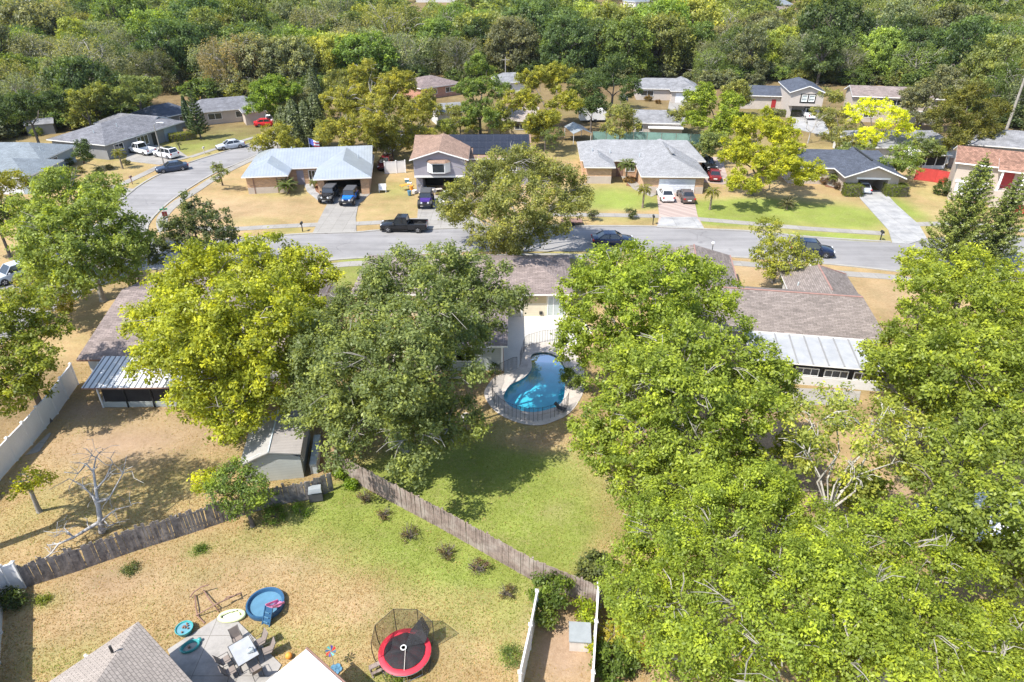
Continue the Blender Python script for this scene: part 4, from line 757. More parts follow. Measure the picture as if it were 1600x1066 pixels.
car('suv', 26, 436, 238, 'paint_silver', 'silver car in the shade below the feathery tree at left'); car('sedan', 417, 197, 20, 'paint_red', 'bright red car beyond the left lawn'); car('suv', 434, 193, 20, 'paint_white', 'white car next to the bright red one')
car('pickup', 1262, 184, 85, 'paint_white', 'white pickup truck under the split-level carport', 'pickup_truck'); car('sedan', 1346, 298, 80, 'paint_silver', 'pale car inside the open garage of the slate house', scale=.9); car('suv', 603, 262, -92, 'paint_maroon', 'dark maroon vehicle between the metal-roofed house and the white gate')
def jeep(px, py, rz, paint, label, top=True, roofm='softtop'):
    p = at(px, py); t = thing('off_road_car', label, 'car', (p.x, p.y, .07), rz); b = MB()
    b.loft([[(-2.0, -.78, .62), (-2.0, .78, .62), (-2.0, .78, 1.16), (-2.0, -.78, 1.16)], [(.55, -.8, .62), (.55, .8, .62), (.55, .8, 1.16), (.55, -.8, 1.16)]])
    b.loft([[(.55, -.74, .66), (.55, .74, .66), (.55, .70, 1.14), (.55, -.70, 1.14)], [(1.85, -.60, .66), (1.85, .60, .66), (1.85, .56, 1.06), (1.85, -.56, 1.06)]]); b.build('body', paint, t, 30)
    for s in (-1, 1):
        MB().loft([[(x, s * .62, z) for x, z in A] + [(x, s * .98, z) for x, z in A[::-1]] for A in ([(.75, .78), (.95, 1.02), (1.7, 1.02), (1.95, .8)], [(.72, .84), (.93, 1.08), (1.72, 1.08), (2.0, .84)])]).build('fender', 'black', t)
        MB().loft([[(x, s * .76, z) for x, z in A] + [(x, s * .98, z) for x, z in A[::-1]] for A in ([(-2.0, .78), (-1.75, 1.02), (-1.05, 1.02), (-.8, .8)], [(-2.03, .84), (-1.76, 1.08), (-1.04, 1.08), (-.77, .84)])]).build('fender', 'black', t)
        MB().lathe([(.0, 0), (.13, 0), (.13, .05), (.0, .05)], 14).build('headlight', 'lamp', t).matrix_local = Matrix.Translation((1.84, s * .44, .9)) @ Matrix.Rotation(rad(90), 4, 'Y')
        MB().box(.5, .62, s * .9 - .1, s * .9 + .1, 1.2, 1.38).build('mirror', 'black', t); MB().box(-2.06, -1.98, s * .7 - .08, s * .7 + .08, .8, 1.02).build('taillight', 'red', t)
    for i in range(7): MB().box(1.83, 1.875, -.27 + i * .09 - .025, -.27 + i * .09 + .025, .76, 1.02).build('grille_slot', 'dark', t)
    frust(MB(), (-1.95, .5, .76, 1.16), (-1.85, .25, .66, 1.74)).build('window_glass', 'carglass', t)
    MB().loft([[(x, y * k, z) for x, y in ((-1.95, -.72), (.3, -.72), (.3, .72), (-1.95, .72))] for k, z in ((1, 1.72), (1, 1.8), (.92, 1.84))]).build('roof', roofm, t)
    for s in (-1, 1):
        for x in (.45, -.75, -1.9): MB().tube([(x, s * .77, 1.15), (x - (.22 if x > 0 else 0), s * .68, 1.75)], .04, 6).build('pillar', 'black', t)
    MB().box(1.9, 2.12, -.85, .85, .6, .8).build('bumper', 'black', t); MB().box(-2.2, -2.02, -.85, .85, .6, .78).build('bumper', 'black', t)
    MB().lathe([(.15, 0), (.39, .02), (.4, .1), (.39, .2), (.15, .22)], 18).build('spare_wheel', 'rubber', t).matrix_local = Matrix.Translation((-2.02, 0, 1.05)) @ Matrix.Rotation(rad(-90), 4, 'Y')
    MB().box(.9, 1.7, -.4, .4, 1.1, 1.125).build('bonnet_panel', paint, t)
    wheelset(t, (-1.4, 1.35), 1.0, .45, .3); return t
jeep(515, 313, -94, 'paint_black', 'black boxy off-road car on the drive of the metal-roofed house'); jeep(547, 317, -92, 'paint_blue', 'bright blue boxy off-road car beside the black one')
jeep(666, 321, -88, 'paint_purple', 'dark purple boxy off-road car in front of the cluttered garage')

# ------------------------------------------------------------------ street furniture
lp = thing('street_lamp', 'tall grey street lamp leaning over the navy sedan', 'street lamp', at(257, 260).xy)
MB().tube([(0, 0, 0), (0, 0, 6.6)], [.11, .07], 10).build('pole', 'steel', lp, 40); MB().tube([(0, 0, 6.5), (.5, -.05, 6.85), (1.2, -.1, 6.9)], .04, 6).build('arm', 'steel', lp); MB().loft([[(1.1, -.2, 6.82), (1.1, 0, 6.82), (1.1, 0, 6.95), (1.1, -.2, 6.95)], [(1.7, -.22, 6.84), (1.7, .02, 6.84), (1.7, 0, 6.9), (1.7, -.2, 6.9)]]).build('lamp_head', 'lamp', lp)
def mailbox(px, py, label, m='black', rz=0):
    t = thing('mailbox', label, 'mailbox', at(px, py).xy, rz); MB().box(-.05, .05, -.05, .05, 0, 1.0).build('post', m if m != 'white' else 'white', t)
    MB().loft([[(x, -.3, z) for x, z in ((-.12, 1.0), (.12, 1.0), (.12, 1.18), (.07, 1.26), (-.07, 1.26), (-.12, 1.18))], [(x, .25, z) for x, z in ((-.12, 1.0), (.12, 1.0), (.12, 1.18), (.07, 1.26), (-.07, 1.26), (-.12, 1.18))]]).build('box', m, t)
mailbox(473, 362, 'black mailbox on the verge before the metal-roofed house'); mailbox(1375, 376, 'dark mailbox at the corner of the wide pale driveway'); mailbox(207, 288, 'brown mailbox by the lawn of the palm-like tree', 'brownfascia'); mailbox(320, 241, 'pale mailbox on the verge near the silver sedan', 'planter'); mailbox(1263, 430, 'white mailbox on the straw verge opposite the slate house', 'white'); mailbox(1562, 361, 'dark mailbox on the verge below the red front door'); mailbox(1020, 351, 'short dark mailbox at the edge of the paver drive', 'black')
ss = thing('street_sign', 'green street-name sign on a post at the lawn corner', 'street sign', at(262, 352).xy, 20)
MB().tube([(0, 0, 0), (0, 0, 2.3)], .035, 6).build('post', 'steel', ss); MB().box(-.45, .45, -.012, .012, 2.0, 2.2).build('blade', newcol('sign_green', (.02, .28, .12)) or 'sign_green', ss); MB().box(-.012, .012, -.45, .45, 2.22, 2.42).build('blade', 'sign_green', ss); MB().box(-.3, .3, -.03, -.014, 1.2, 1.8).build('sign_back', 'paint_maroon', ss)
yl = thing('yard_lamp', 'white globe yard lamp in front of the brown-shingled house', 'yard lamp', at(1111, 402).xy); MB().tube([(0, 0, 0), (0, 0, 1.5)], .04, 6).build('post', 'black', yl); MB().lathe([(.02, 0), (.16, .1), (.2, .22), (.16, .34), (.02, .42)], 14, c=(0, 0, 1.5)).build('globe', 'lamp', yl, 60)
def flag(px, py, h, label, c=('flag_blue', 'flag_red'), ang=20):
    t = thing('flagpole', label, 'flag', at(px, py).xy); MB().tube([(0, 0, 0), (0, 0, h)], .04, 6).build('pole', 'steel', t); a = MB()
    nx_ = 8
    for i in range(nx_):
        for j in range(4):
            f = lambda u, v: (u * 1.5, .15 * math.sin(u * 7 + v), h - .1 - v * .9 - u * .5 * (1 + .2 * math.sin(3 * u)))
            a.add([f(i / nx_, j / 4), f((i + 1) / nx_, j / 4), f((i + 1) / nx_, (j + 1) / 4), f(i / nx_, (j + 1) / 4)], [(0, 1, 2, 3)], 0 if i < 4 else (1 if j % 2 else 2))
    a.build('flag', (c[0], c[1], 'white'), t)
flag(490, 272, 5.6, 'blue, red and white flag hanging before the metal-roofed house'); flag(968, 185, 5.0, 'small pale flag on a pole behind the low grey house', ('white', 'flag_blue'))
dsh = thing('satellite_dish', 'pale satellite dish on a post under the dark oak', 'satellite dish', at(729, 672).xy); MB().tube([(0, 0, 0), (0, 0, 1.1)], .03, 6).build('post', 'steel', dsh); MB().lathe([(.0, 0), (.2, .03), (.36, .1), (.34, .11), (.0, .02)], 18).build('dish', 'planter', dsh, 40).matrix_local = Matrix.Translation((0, -.1, 1.2)) @ Matrix.Rotation(rad(50), 4, 'X')
utp = thing('utility_pole', 'wooden utility pole at the edge of the wood', 'utility pole', at(790, 140).xy); MB().tube([(0, 0, 0), (0, 0, 7.5)], [.16, .1], 8).build('pole', 'palebark', utp); MB().box(-.9, .9, -.06, .06, 6.8, 6.95).build('crossarm', 'palebark', utp)
# ------------------------------------------------------------------ yard things
def obj3(name, px, py, label, cat, rz=0, z=0, group=None):
    p = at(px, py); return thing(name, label, cat, (p.x, p.y, z), rz, group)
tr = obj3('trampoline', 634, 1030, 'round trampoline with red pad and half-collapsed black safety net', 'trampoline')
R_ = 1.28
def ringtube(mb, r, z, rr, k=40, a0=0, a1=2 * math.pi, mi=0): mb.tube([(r * math.cos(a0 + (a1 - a0) * i / k), r * math.sin(a0 + (a1 - a0) * i / k), z) for i in range(k + 1)], rr, 6, mi)
MB().lathe([(1.0, .6), (1.02, .64), (1.26, .64), (1.29, .61), (1.26, .58), (1.0, .58)], 44).build('safety_pad', 'tramp_red', tr, 50)
MB().lathe([(0, .585), (.6, .588), (1.02, .6)], 36, cap=False).build('jumping_mat', 'tramp_mat', tr, 60)
f_ = MB(); ringtube(f_, 1.27, .55, .025); f_.build('frame_ring', 'steel', tr)
for a in (30, 120, 210, 300): MB().tube([(1.24 * math.cos(rad(a + d)), 1.24 * math.sin(rad(a + d)), z) for d, z in ((-18, .55), (-18, .03), (18, .03), (18, .55))], .025, 6).build('leg', 'steel', tr)
PA = [25, 70, 115, 160, 200]; TP = [(1.5 * math.cos(rad(a)), 1.5 * math.sin(rad(a)), 2.0 - .1 * (i % 2)) for i, a in enumerate(PA)]
for a, tp in zip(PA, TP):
    c_, s_ = math.cos(rad(a)), math.sin(rad(a)); MB().tube([(1.3 * c_, 1.3 * s_, .1), (1.46 * c_, 1.46 * s_, .7), (1.52 * c_, 1.52 * s_, 1.4), tp], .022, 6).build('net_pole', 'black', tr)
nt = MB(); bt = [(1.1 * math.cos(rad(a)), 1.1 * math.sin(rad(a)), .66) for a in PA]
for i in range(4): nt.add([bt[i], bt[i + 1], TP[i + 1], TP[i]], [(0, 1, 2, 3)])
nt.build('safety_net', 'net', tr); hh = MB()
for i in range(4): hh.tube([TP[i], TP[i + 1]], .014, 5)
hh.build('net_hem', 'black', tr)
sg = MB(); n_ = 28; rings = []
for rr, z in ((.06, .74), (.45, .78), (.85, .72), (1.0, .66)): rings.append([(rr * math.cos(2 * math.pi * j / n_), rr * math.sin(2 * math.pi * j / n_) - .0, z + .05 * math.sin(j * 1.9) * rr) for j in range(n_)])
sg.loft([r[:] for r in rings], 0, False); sg.build('fallen_net', 'sunnet', tr, 50)
fl = MB().add([(.0, .1, .8), (.95, .35, .75), (1.2, .75, 1.2), (.8, 1.15, 1.75), (.2, .9, 1.0)], [(0, 1, 2, 3, 4)]); fl.build('net_flap', 'sunnet', tr)
MB().lathe([(.1, 0), (.13, .03), (.16, 0), (.13, -.02), (.1, 0)], 16, c=(-.05, .05, .84)).build('net_ring', 'white', tr); MB().tube([(.05, .05, .85), (.12, -1.0, .72), (.1, -1.28, .1)], .015, 5).build('strap', 'planter', tr)
for a0 in (235, 340): MB().tube([(1.28 * math.cos(rad(a0 + d)), 1.28 * math.sin(rad(a0 + d)) - k * .22, z) for d, z, k in ((-16, .6, 0), (-12, .25, .7), (0, .05, 1), (12, .25, .7), (16, .6, 0))], .018, 6).build('fallen_pole', 'black', tr)
ld_ = obj3('step_stool', 588, 1049, 'small wooden step leaning by the trampoline', 'step', 30); b = MB()
for s in (-.25, .25): b.box(s - .03, s + .03, -.3, .3, 0, .08).box(s - .03, s + .03, -.05, .05, 0, .45)
b.box(-.3, .3, -.12, .12, .45, .5).box(-.3, .3, -.28, -.14, .24, .29); b.build('step_frame', 'wood', ld_)
kp = obj3('paddling_pool', 416, 947, 'round blue paddling pool on the dry lawn', 'paddling pool'); q_ = MB().lathe([(.86, .0), (.97, .02), (1.0, .28), (.97, .33), (.9, .32), (.86, .25), (.8, .06)], 40, cap=False); q_.build('pool_wall', 'toy_blue', kp, 50); MB().lathe([(.86, .14), (0, .14)], 40, cap=False).build('water', 'toy_water', kp)
sl = obj3('toy_slide', 424, 966, 'small pink and blue toy slide leaning into the paddling pool', 'toy slide', -20); b = MB()
b.loft([[(-.2, .9, .2), (.2, .9, .2), (.2, .9, .24), (-.2, .9, .24)], [(-.2, .5, .36), (.2, .5, .36), (.2, .5, .4), (-.2, .5, .4)], [(-.2, .05, .8), (.2, .05, .8), (.2, .05, .84), (-.2, .05, .84)]])
for s in (-.2, .2): b.loft([[(s - .02, .9, .2), (s + .02, .9, .2), (s + .02, .9, .34), (s - .02, .9, .34)], [(s - .02, .05, .8), (s + .02, .05, .8), (s + .02, .05, .96), (s - .02, .05, .96)]])
b.build('chute', 'toy_pink', sl); b = MB()
for s in (-.24, .2): b.loft([[(s, -.5, 0), (s + .05, -.5, 0), (s + .05, -.42, 0), (s, -.42, 0)], [(s, 0, .85), (s + .05, 0, .85), (s + .05, .08, .85), (s, .08, .85)]])
b.add([(-.2, -.44, .05), (.2, -.44, .05), (.2, .03, .82), (-.2, .03, .82)], [(0, 1, 2, 3)]); b.build('ladder', 'toy_blue', sl); b = MB()
for i in range(3): b.box(-.13, .13, -.4 + i * .13 - .05, -.36 + i * .13 - .05, .2 + i * .21, .23 + i * .21)
b.build('rung', 'toy_water', sl)
fr = obj3('swing_frame', 330, 948, 'tipped-over rusty metal swing frame lying on the dry grass', 'swing frame', 0); rel_ = lambda L: [tuple(at(x, y, z) - at(330, 948)) for x, y, z in L]
for nm, L in (('crossbar', [(306, 962, .15), (340, 943, .5), (378, 926, .3)]), ('side_tube', [(305, 930, .1), (306, 950, .2), (309, 963, .1), (320, 974, .03)]), ('side_tube', [(318, 922, .1), (328, 938, .3), (335, 946, .4), (342, 956, .03)]), ('end_tube', [(297, 933, .1), (303, 925, .35), (315, 917, .5), (326, 914, .5)]), ('foot_tube', [(350, 938, .4), (355, 933, .5), (366, 931, .5), (374, 927, .1)])): MB().tube(rel_(L), .035, 6).build(nm, 'brownfascia', fr)
fo = obj3('inflatable_float', 363, 965, 'pale yellow and white inflatable float deflating on the patio edge', 'pool float', 8); b = MB(); ringtube2 = [(.62 * math.cos(t * .3142), .3 * math.sin(t * .3142), .13) for t in range(21)]
b.tube(ringtube2, .11, 8); b.build('ring', 'float_yellow', fo, 60); MB().lathe([(0, .08), (.42, .09), (.5, .05)], 20, cap=False).build('seat', 'white', fo).scale = (1, .5, 1); MB().tube([(.1, .2, .14), (.35, .1, .2), (.42, -.12, .16)], .06, 8).build('inner_ring', 'float_yellow', fo, 60); MB().tube([(-.5, -.12, .26), (-.1, .15, .24), (.3, .2, .26)], .02, 5).build('strap', 'black', fo)
sb_ = obj3('sand_table', 290, 988, 'teal-rimmed oval toy tray full of blue bits beside the patio', 'toy tray', 25); MB().lathe([(.3, 0), (.42, .3), (.44, .36), (.4, .36), (.36, .28)], 26, cap=False).build('rim', 'teal', sb_, 50); MB().lathe([(.37, .29), (0, .29)], 24, cap=False).build('water', 'mirror', sb_); b = MB()
for i in range(9): a = RN.random() * 6.28; r = RN.random() * .28; b.lathe([(0, 0), (.05, .02), (.045, .08), (0, .1)], 8, c=(r * math.cos(a), r * math.sin(a), .295))
b.build('toys', 'brownfascia', sb_)
sb2 = obj3('toy_pool', 298, 1013, 'dark teal turtle-shaped tray in the roof shadow', 'toy tray', 35); MB().lathe([(.3, 0), (.38, .02), (.42, .2), (.38, .24), (.33, .2), (.3, .05), (0, .05)], 26, cap=False).build('shell', 'teal', sb2, 50).scale = (1.15, .8, 1); MB().lathe([(0, 0), (.12, .06), (.1, .18), (0, .22)], 12, c=(.48, .1, .06)).build('head', 'teal', sb2, 60); MB().lathe([(0, 0), (.07, .03), (.06, .12), (0, .15)], 10, c=(-.05, .02, .06)).build('toy', 'brownfascia', sb2)
pw = obj3('garden_pinwheel', 522, 1040, 'colourful garden pinwheel beside the white patio roof', 'pinwheel'); MB().tube([(0, 0, 0), (0, 0, 1.1)], .015, 5).build('stake', 'steel', pw)
for i in range(8): MB().loft([[(.0, -.03, .02), (.24, -.07, .05), (.26, .05, .09)], [(.0, -.03, .03), (.24, -.07, .06), (.26, .05, .1)]]).build('vane', ['toy_blue', 'paint_red', 'paint_purple', 'teal'][i % 4], pw).matrix_local = Matrix.Translation((0, 0, 1.1)) @ Matrix.Rotation(rad(25), 4, 'X') @ Matrix.Rotation(i * .7854, 4, 'Z')
fp = obj3('flower_dish', 525, 1047, 'pale blue flower-shaped dish on the ground under the pinwheel', 'garden ornament'); b = MB()
for i in range(5): b.lathe([(0, .02), (.12, .03), (.15, .08), (.13, .08), (0, .04)], 12, c=(.16 * math.cos(i * 1.2566), .16 * math.sin(i * 1.2566), 0))
b.build('petals', 'toy_water', fp)
pk = obj3('orange_ball', 452, 1028, 'orange ball on the dry grass beside the patio roof', 'ball'); MB().lathe([(.02, 0)] + [(.17 * math.sin(a * .2618), .17 - .17 * math.cos(a * .2618)) for a in range(1, 12)] + [(.02, .34)], 18).build('ball_skin', 'orange', pk, 60)
# patio dining set
tb = obj3('patio_table', 385, 1031, 'rectangular glass-topped patio table with dark frame', 'table', -50); b = MB(); b.box(-.68, .68, -.5, .5, .70, .715); b.build('glass_top', 'table_glass', tb); b = MB()
for x0, x1, y0, y1 in ((-.71, .71, -.53, -.5), (-.71, .71, .5, .53), (-.71, -.68, -.5, .5), (.68, .71, -.5, .5)): b.box(x0, x1, y0, y1, .68, .725)
b.build('rim', 'frame_dark', tb)
for x in (-.6, .6):
    for y in (-.42, .42): MB().tube([(x, y, 0), (x * .97, y * .97, .69)], .025, 6).build('leg', 'frame_dark', tb)
def chair(label, x, y, rz):
    t = thing('patio_chair', label, 'chair', (x, y, .06), rz, 'sling chairs round the patio table'); t.scale = (.88, ) * 3
    MB().loft([[(-.24, -.25, .42), (.24, -.25, .42), (.24, -.25, .44), (-.24, -.25, .44)], [(-.24, .2, .38), (.24, .2, .38), (.24, .2, .40), (-.24, .2, .40)]]).build('seat', 'sling', t)
    MB().loft([[(-.24, .2, .40), (.24, .2, .40), (.24, .23, .40), (-.24, .23, .40)], [(-.24, .46, .98), (.24, .46, .98), (.24, .49, .98), (-.24, .49, .98)]]).build('backrest', 'sling', t)
    for s in (-1, 1):
        MB().tube([(s * .27, -.3, 0), (s * .27, -.26, .62), (s * .27, .3, .62)], .018, 6).build('armrest', 'frame_dark', t); MB().tube([(s * .26, .34, 0), (s * .26, .18, .4), (s * .26, .48, 1.0)], .018, 6).build('rear_leg', 'frame_dark', t)
    return t
tx, ty = at(385, 1031).xy; D = lambda u, v: (tx + u * math.cos(rad(-50)) - v * math.sin(rad(-50)), ty + u * math.sin(rad(-50)) + v * math.cos(rad(-50)))
for (u, v, r, lb) in ((-1.05, .05, 40, 'brown sling chair at the far end of the patio table'), (-.3, -.85, 130, 'sling chair at the house side, nearer the far end'), (.42, -.85, 128, 'sling chair at the house side, nearer the bottom edge'), (-.2, .85, -48, 'sling chair on the lawn side holding a grey bag'), (.5, .95, -60, 'sling chair on the lawn side beside the white patio roof'), (1.15, .1, 220, 'sling chair at the near end of the patio table')): chair(lb, *D(u, v), r)
bg = thing('bag', 'grey cloth bag left on the lawn-side corner of the glass table', 'bag', (*D(.3, .25), .78), 20); MB().loft([[(-.16, -.1, 0), (.16, -.1, 0), (.16, .1, 0), (-.16, .1, 0)], [(-.15, -.09, .14), (.15, -.09, .14), (.15, .09, .14), (-.15, .09, .14)], [(-.08, -.03, .2), (.08, -.03, .2), (.08, .03, .2), (-.08, .03, .2)]]).build('cloth', 'tin', bg, 60); MB().tube([(-.08, 0, .18), (0, 0, .3), (.08, 0, .18)], .012, 5).build('handle', 'black', bg)
bq = obj3('barbecue', 495, 781, 'grey covered barbecue standing against the dark picket fence', 'barbecue', 12); MB().box(-.42, .42, -.28, .28, .1, .75).build('cabinet', 'softtop', bq); MB().loft([[(-.42, -.28, .76), (.42, -.28, .76), (.42, .28, .76), (-.42, .28, .76)], [(-.38, -.16, 1.02), (.38, -.16, 1.02), (.38, .2, 1.06), (-.38, .2, 1.06)]]).build('lid', 'box_lid', bq); MB().tube([(-.3, -.32, .88), (.3, -.32, .88)], .02, 6).build('handle', 'steel', bq)
for x in (-.3, .3): MB().loft([[(x + .08 * math.cos(t * .5236), y, .08 + .08 * math.sin(t * .5236)) for t in range(12)] for y in (-.2, -.14)]).build('wheel', 'black', bq)
def lounger(px, py, rz, label):
    t = obj3('pool_lounger', px, py, label, 'lounger', rz, .05); MB().box(-.28, .28, -.6, .25, .28, .32).build('seat', 'black', t); MB().loft([[(-.28, .25, .28), (.28, .25, .28), (.28, .28, .32), (-.28, .28, .32)], [(-.28, .7, .75), (.28, .7, .75), (.28, .74, .78), (-.28, .74, .78)]]).build('backrest', 'black', t)
    for x in (-.26, .26): MB().tube([(x, -.5, .3), (x, -.5, 0), (x, .35, 0), (x, .3, .4)], .016, 5).build('leg_frame', 'black', t)
    return t
lounger(876, 642, 60, 'dark wire chair on the pool deck at the fence end').scale = (.7, .7, .7)
ut = obj3('utility_trailer', 893, 351, 'small red-brown flat trailer on the verge under the street oak', 'trailer', 5); MB().box(-1.3, 1.3, -.7, .7, .45, .55).build('deck', 'brownfascia', ut); MB().tube([(1.3, 0, .5), (2.2, 0, .5)], .04, 6).build('tow_bar', 'black', ut)
for y in (-.78, .7): MB().loft([[(.28 * math.cos(t * .5236), y + d, .28 + .28 * math.sin(t * .5236)) for t in range(12)] for d in (0, .1)]).build('wheel', 'rubber', ut)
for x in (-1.25, 1.25): MB().tube([(x, -.65, .55), (x, -.65, 1.1), (x, .65, 1.1), (x, .65, .55)], .025, 5).build('rail', 'brownfascia', ut)
rc = obj3('yard_cart', 855 - 258 + 1, 300, 'white slatted bench box beside the tan garage wall', 'bench', 5); MB().box(-.55, .55, -.35, .35, .35, .45).build('seat', 'white', rc); MB().box(-.55, .55, .3, .36, .45, 1.1).build('backrest', 'white', rc)
for x in (-.5, .46): MB().box(x, x + .05, -.35, .33, 0, .7).build('side', 'white', rc)
# household clutter set out round the open garage
CL = [('storage_box', 'box', 'white'), ('storage_box', 'box', 'tin'), ('folding_table', 'table', 'planter'), ('laundry_bin', 'bin', 'toy_water'), ('cardboard_box', 'box', 'sling'), ('floor_fan', 'fan', 'white'), ('toy_box', 'box', 'toy_pink')]
k_ = 0
def clutter(px, py, kind, cat, m, label, z=.07):
    global k_; k_ += 1; t = obj3(kind, px, py, label, cat, RN.uniform(0, 90), z, 'clutter set out before the open garage'); s = RN.uniform(.8, 1.15)
    if 'table' in kind:
        MB().box(-.7 * s, .7 * s, -.35, .35, .68, .72).build('table_top', m, t)
        for x in (-.6, .6):
            for y in (-.28, .28): MB().tube([(x * s, y, 0), (x * s, y, .68)], .02, 5).build('leg', 'steel', t)
    elif 'fan' in kind:
        MB().lathe([(.2, 0), (.2, .04), (.03, .06), (.03, .9)], 14).build('stand', m, t); MB().lathe([(0, 0), (.25, .02), (.25, .12), (0, .14)], 18).build('fan_guard', 'steel', t).matrix_local = Matrix.Translation((0, 0, 1.1)) @ Matrix.Rotation(rad(90), 4, 'X')
    elif 'bin' in kind: MB().lathe([(.22, 0), (.28, .6), (.31, .62), (.3, .66), (.0, .66)], 16).build('bin_body', m, t, 40)
    else: MB().box(-.35 * s, .35 * s, -.25 * s, .25 * s, 0, .45 * s).build('box_body', m, t); MB().box(-.37 * s, .37 * s, -.27 * s, .27 * s, .452 * s, .5 * s).build('lid', 'white' if m != 'white' else 'tin', t)
SP = [(636, 285), (640, 291), (634, 297), (643, 298), (648, 303), (656, 302), (663, 297), (668, 303), (676, 300), (683, 304), (690, 299), (697, 304), (680, 311), (688, 316), (700, 312), (706, 320), (692, 325), (640, 306)]
WH = ['nearest the lawn by the garage jamb', 'behind the first pile on the lawn edge', 'at the outer corner of the heap', 'next to the white garage jamb', 'in front of the garage jamb', 'behind the purple car roof', 'just inside the garage mouth', 'beside the rear of the purple car', 'in the middle of the garage mouth', 'in front of the pile of white boxes', 'deep in the garage mouth', 'at the far side of the garage mouth', 'on the drive right of the purple car', 'on the drive nearer the street oak', 'half under the oak leaves', 'on the drive under the oak', 'lowest on the cluttered drive', 'on the grass below the heap']
for i, (x, y) in enumerate(SP):
    n, c, m = CL[i % len(CL)]; m = RN.choice([m, 'white', 'toy_water', 'orange', 'planter', 'brownfascia']); clutter(x, y, n, c, m, n.replace('_', ' ') + ' ' + WH[i])
# ------------------------------------------------------------------ trees
def leafmesh(name, P, N, S_, T, aspect=.55, m='leaf'):
    n = len(P); N = N / (np.linalg.norm(N, axis=1, keepdims=True) + 1e-9)
    r = rng.normal(size=(n, 3)); t = np.cross(N, r); t /= np.linalg.norm(t, axis=1, keepdims=True) + 1e-9; b = np.cross(N, t)
    S_ = S_[:, None]; V = np.stack([P + t * S_, P + b * S_ * aspect + N * S_ * .12, P - t * S_, P - b * S_ * aspect + N * S_ * .12], 1).reshape(-1, 3)
    me = bpy.data.meshes.new(name); me.vertices.add(4 * n); me.vertices.foreach_set('co', V.astype('f').ravel())
    me.loops.add(4 * n); me.loops.foreach_set('vertex_index', np.arange(4 * n, dtype='i')); me.polygons.add(n); me.polygons.foreach_set('loop_start', np.arange(0, 4 * n, 4, dtype='i'))
    a = me.attributes.new('tint', 'FLOAT', 'FACE'); a.data.foreach_set('value', np.clip(T, 0, 1).astype('f')); me.update(calc_edges=True); me.materials.append(M[m])
    return me
def addmesh(name, me, parent=None, color=None):
    o = bpy.data.objects.new(name, me); S.collection.objects.link(o)
    if parent: o.parent = parent
    if color: o.color = (*color, 1)
    return o
def clumps(lobes, size, dens, under=.45, flat=.85):
    L = np.array(lobes, float); out = []
    for i, (x, y, z, r) in enumerate(L):
        n = max(6, int(dens * 4 * (r / size) ** 2)); d = rng.normal(size=(n * 2, 3)); d /= np.linalg.norm(d, axis=1, keepdims=True)
        d = d[(d[:, 2] > -.35) | (rng.random(len(d)) < under)][:n]
        ph = rng.random(3) * 6; w = 1 + .13 * (np.sin(d[:, 0] * 5 + ph[0]) + np.sin(d[:, 1] * 5 + ph[1]) + np.sin(d[:, 2] * 6 + ph[2])) / 1.5
        rr = r * w * (1 - .45 * rng.random(len(d)) ** 2.2); p = np.array([x, y, z]) + d * rr[:, None] * np.array([1, 1, flat])
        ok = np.ones(len(p), bool)
        for j, (X, Y, Z, R) in enumerate(L):
            if j != i: ok &= np.linalg.norm((p - [X, Y, Z]) / [1, 1, flat], axis=1) > R * .74
        out.append(np.concatenate([p[ok], d[ok]], 1))
    return np.concatenate(out)
def crown_mesh(name, lobes, clump=.6, dens=1.0, per=38, leaf=.17, flat=.85, droop=0, yellow=.0, m='leaf', under=.45, spread=.43, aspect=.55, sub=0):
    if sub:
        C0 = clumps(lobes, 1.0, .55 * sub, under * .6, flat); lobes = [(p[0], p[1], p[2], rng.uniform(.62, 1.12)) for p in C0] + [(x, y, z, r * .62) for x, y, z, r in lobes]
    C = clumps(lobes, clump, dens * 1.4, under, flat); nC = len(C); per = int(per * 1.7); k = np.repeat(np.arange(nC), per)
    off = rng.normal(size=(len(k), 3)) * clump * spread * np.array([1, 1, .75]); 
    if droop: off[:, 2] -= np.abs(rng.normal(size=len(k))) * droop
    leaf *= .68; P = C[k, :3] + off; N = C[k, 3:] * .55 + np.array([0, 0, .55]) + rng.normal(size=(len(k), 3)) * .55
    ct = rng.normal(size=nC) * .23; up = off[:, 2] / (clump * spread)
    T = .48 + yellow + ct[k] + up * .05 + rng.normal(size=len(k)) * .12
    return leafmesh(name, P, N, leaf * (.6 + .8 * rng.random(len(k))), T, aspect, m)
def limb(b, a, c, r0, r1, n=4, wob=.12, k=6):
    a, c = Vector(a), Vector(c); L = (c - a).length; pts = []
    for i in range(n + 1):
        t = i / n; p = a.lerp(c, t) + Vector((RN.gauss(0, 1), RN.gauss(0, 1), RN.gauss(0, .6))) * wob * L * .3 * math.sin(math.pi * t) + Vector((0, 0, .12 * L * math.sin(math.pi * t))); pts.append(p)
    b.tube(pts, [r0 + (r1 - r0) * i / n for i in range(n + 1)], k); return pts
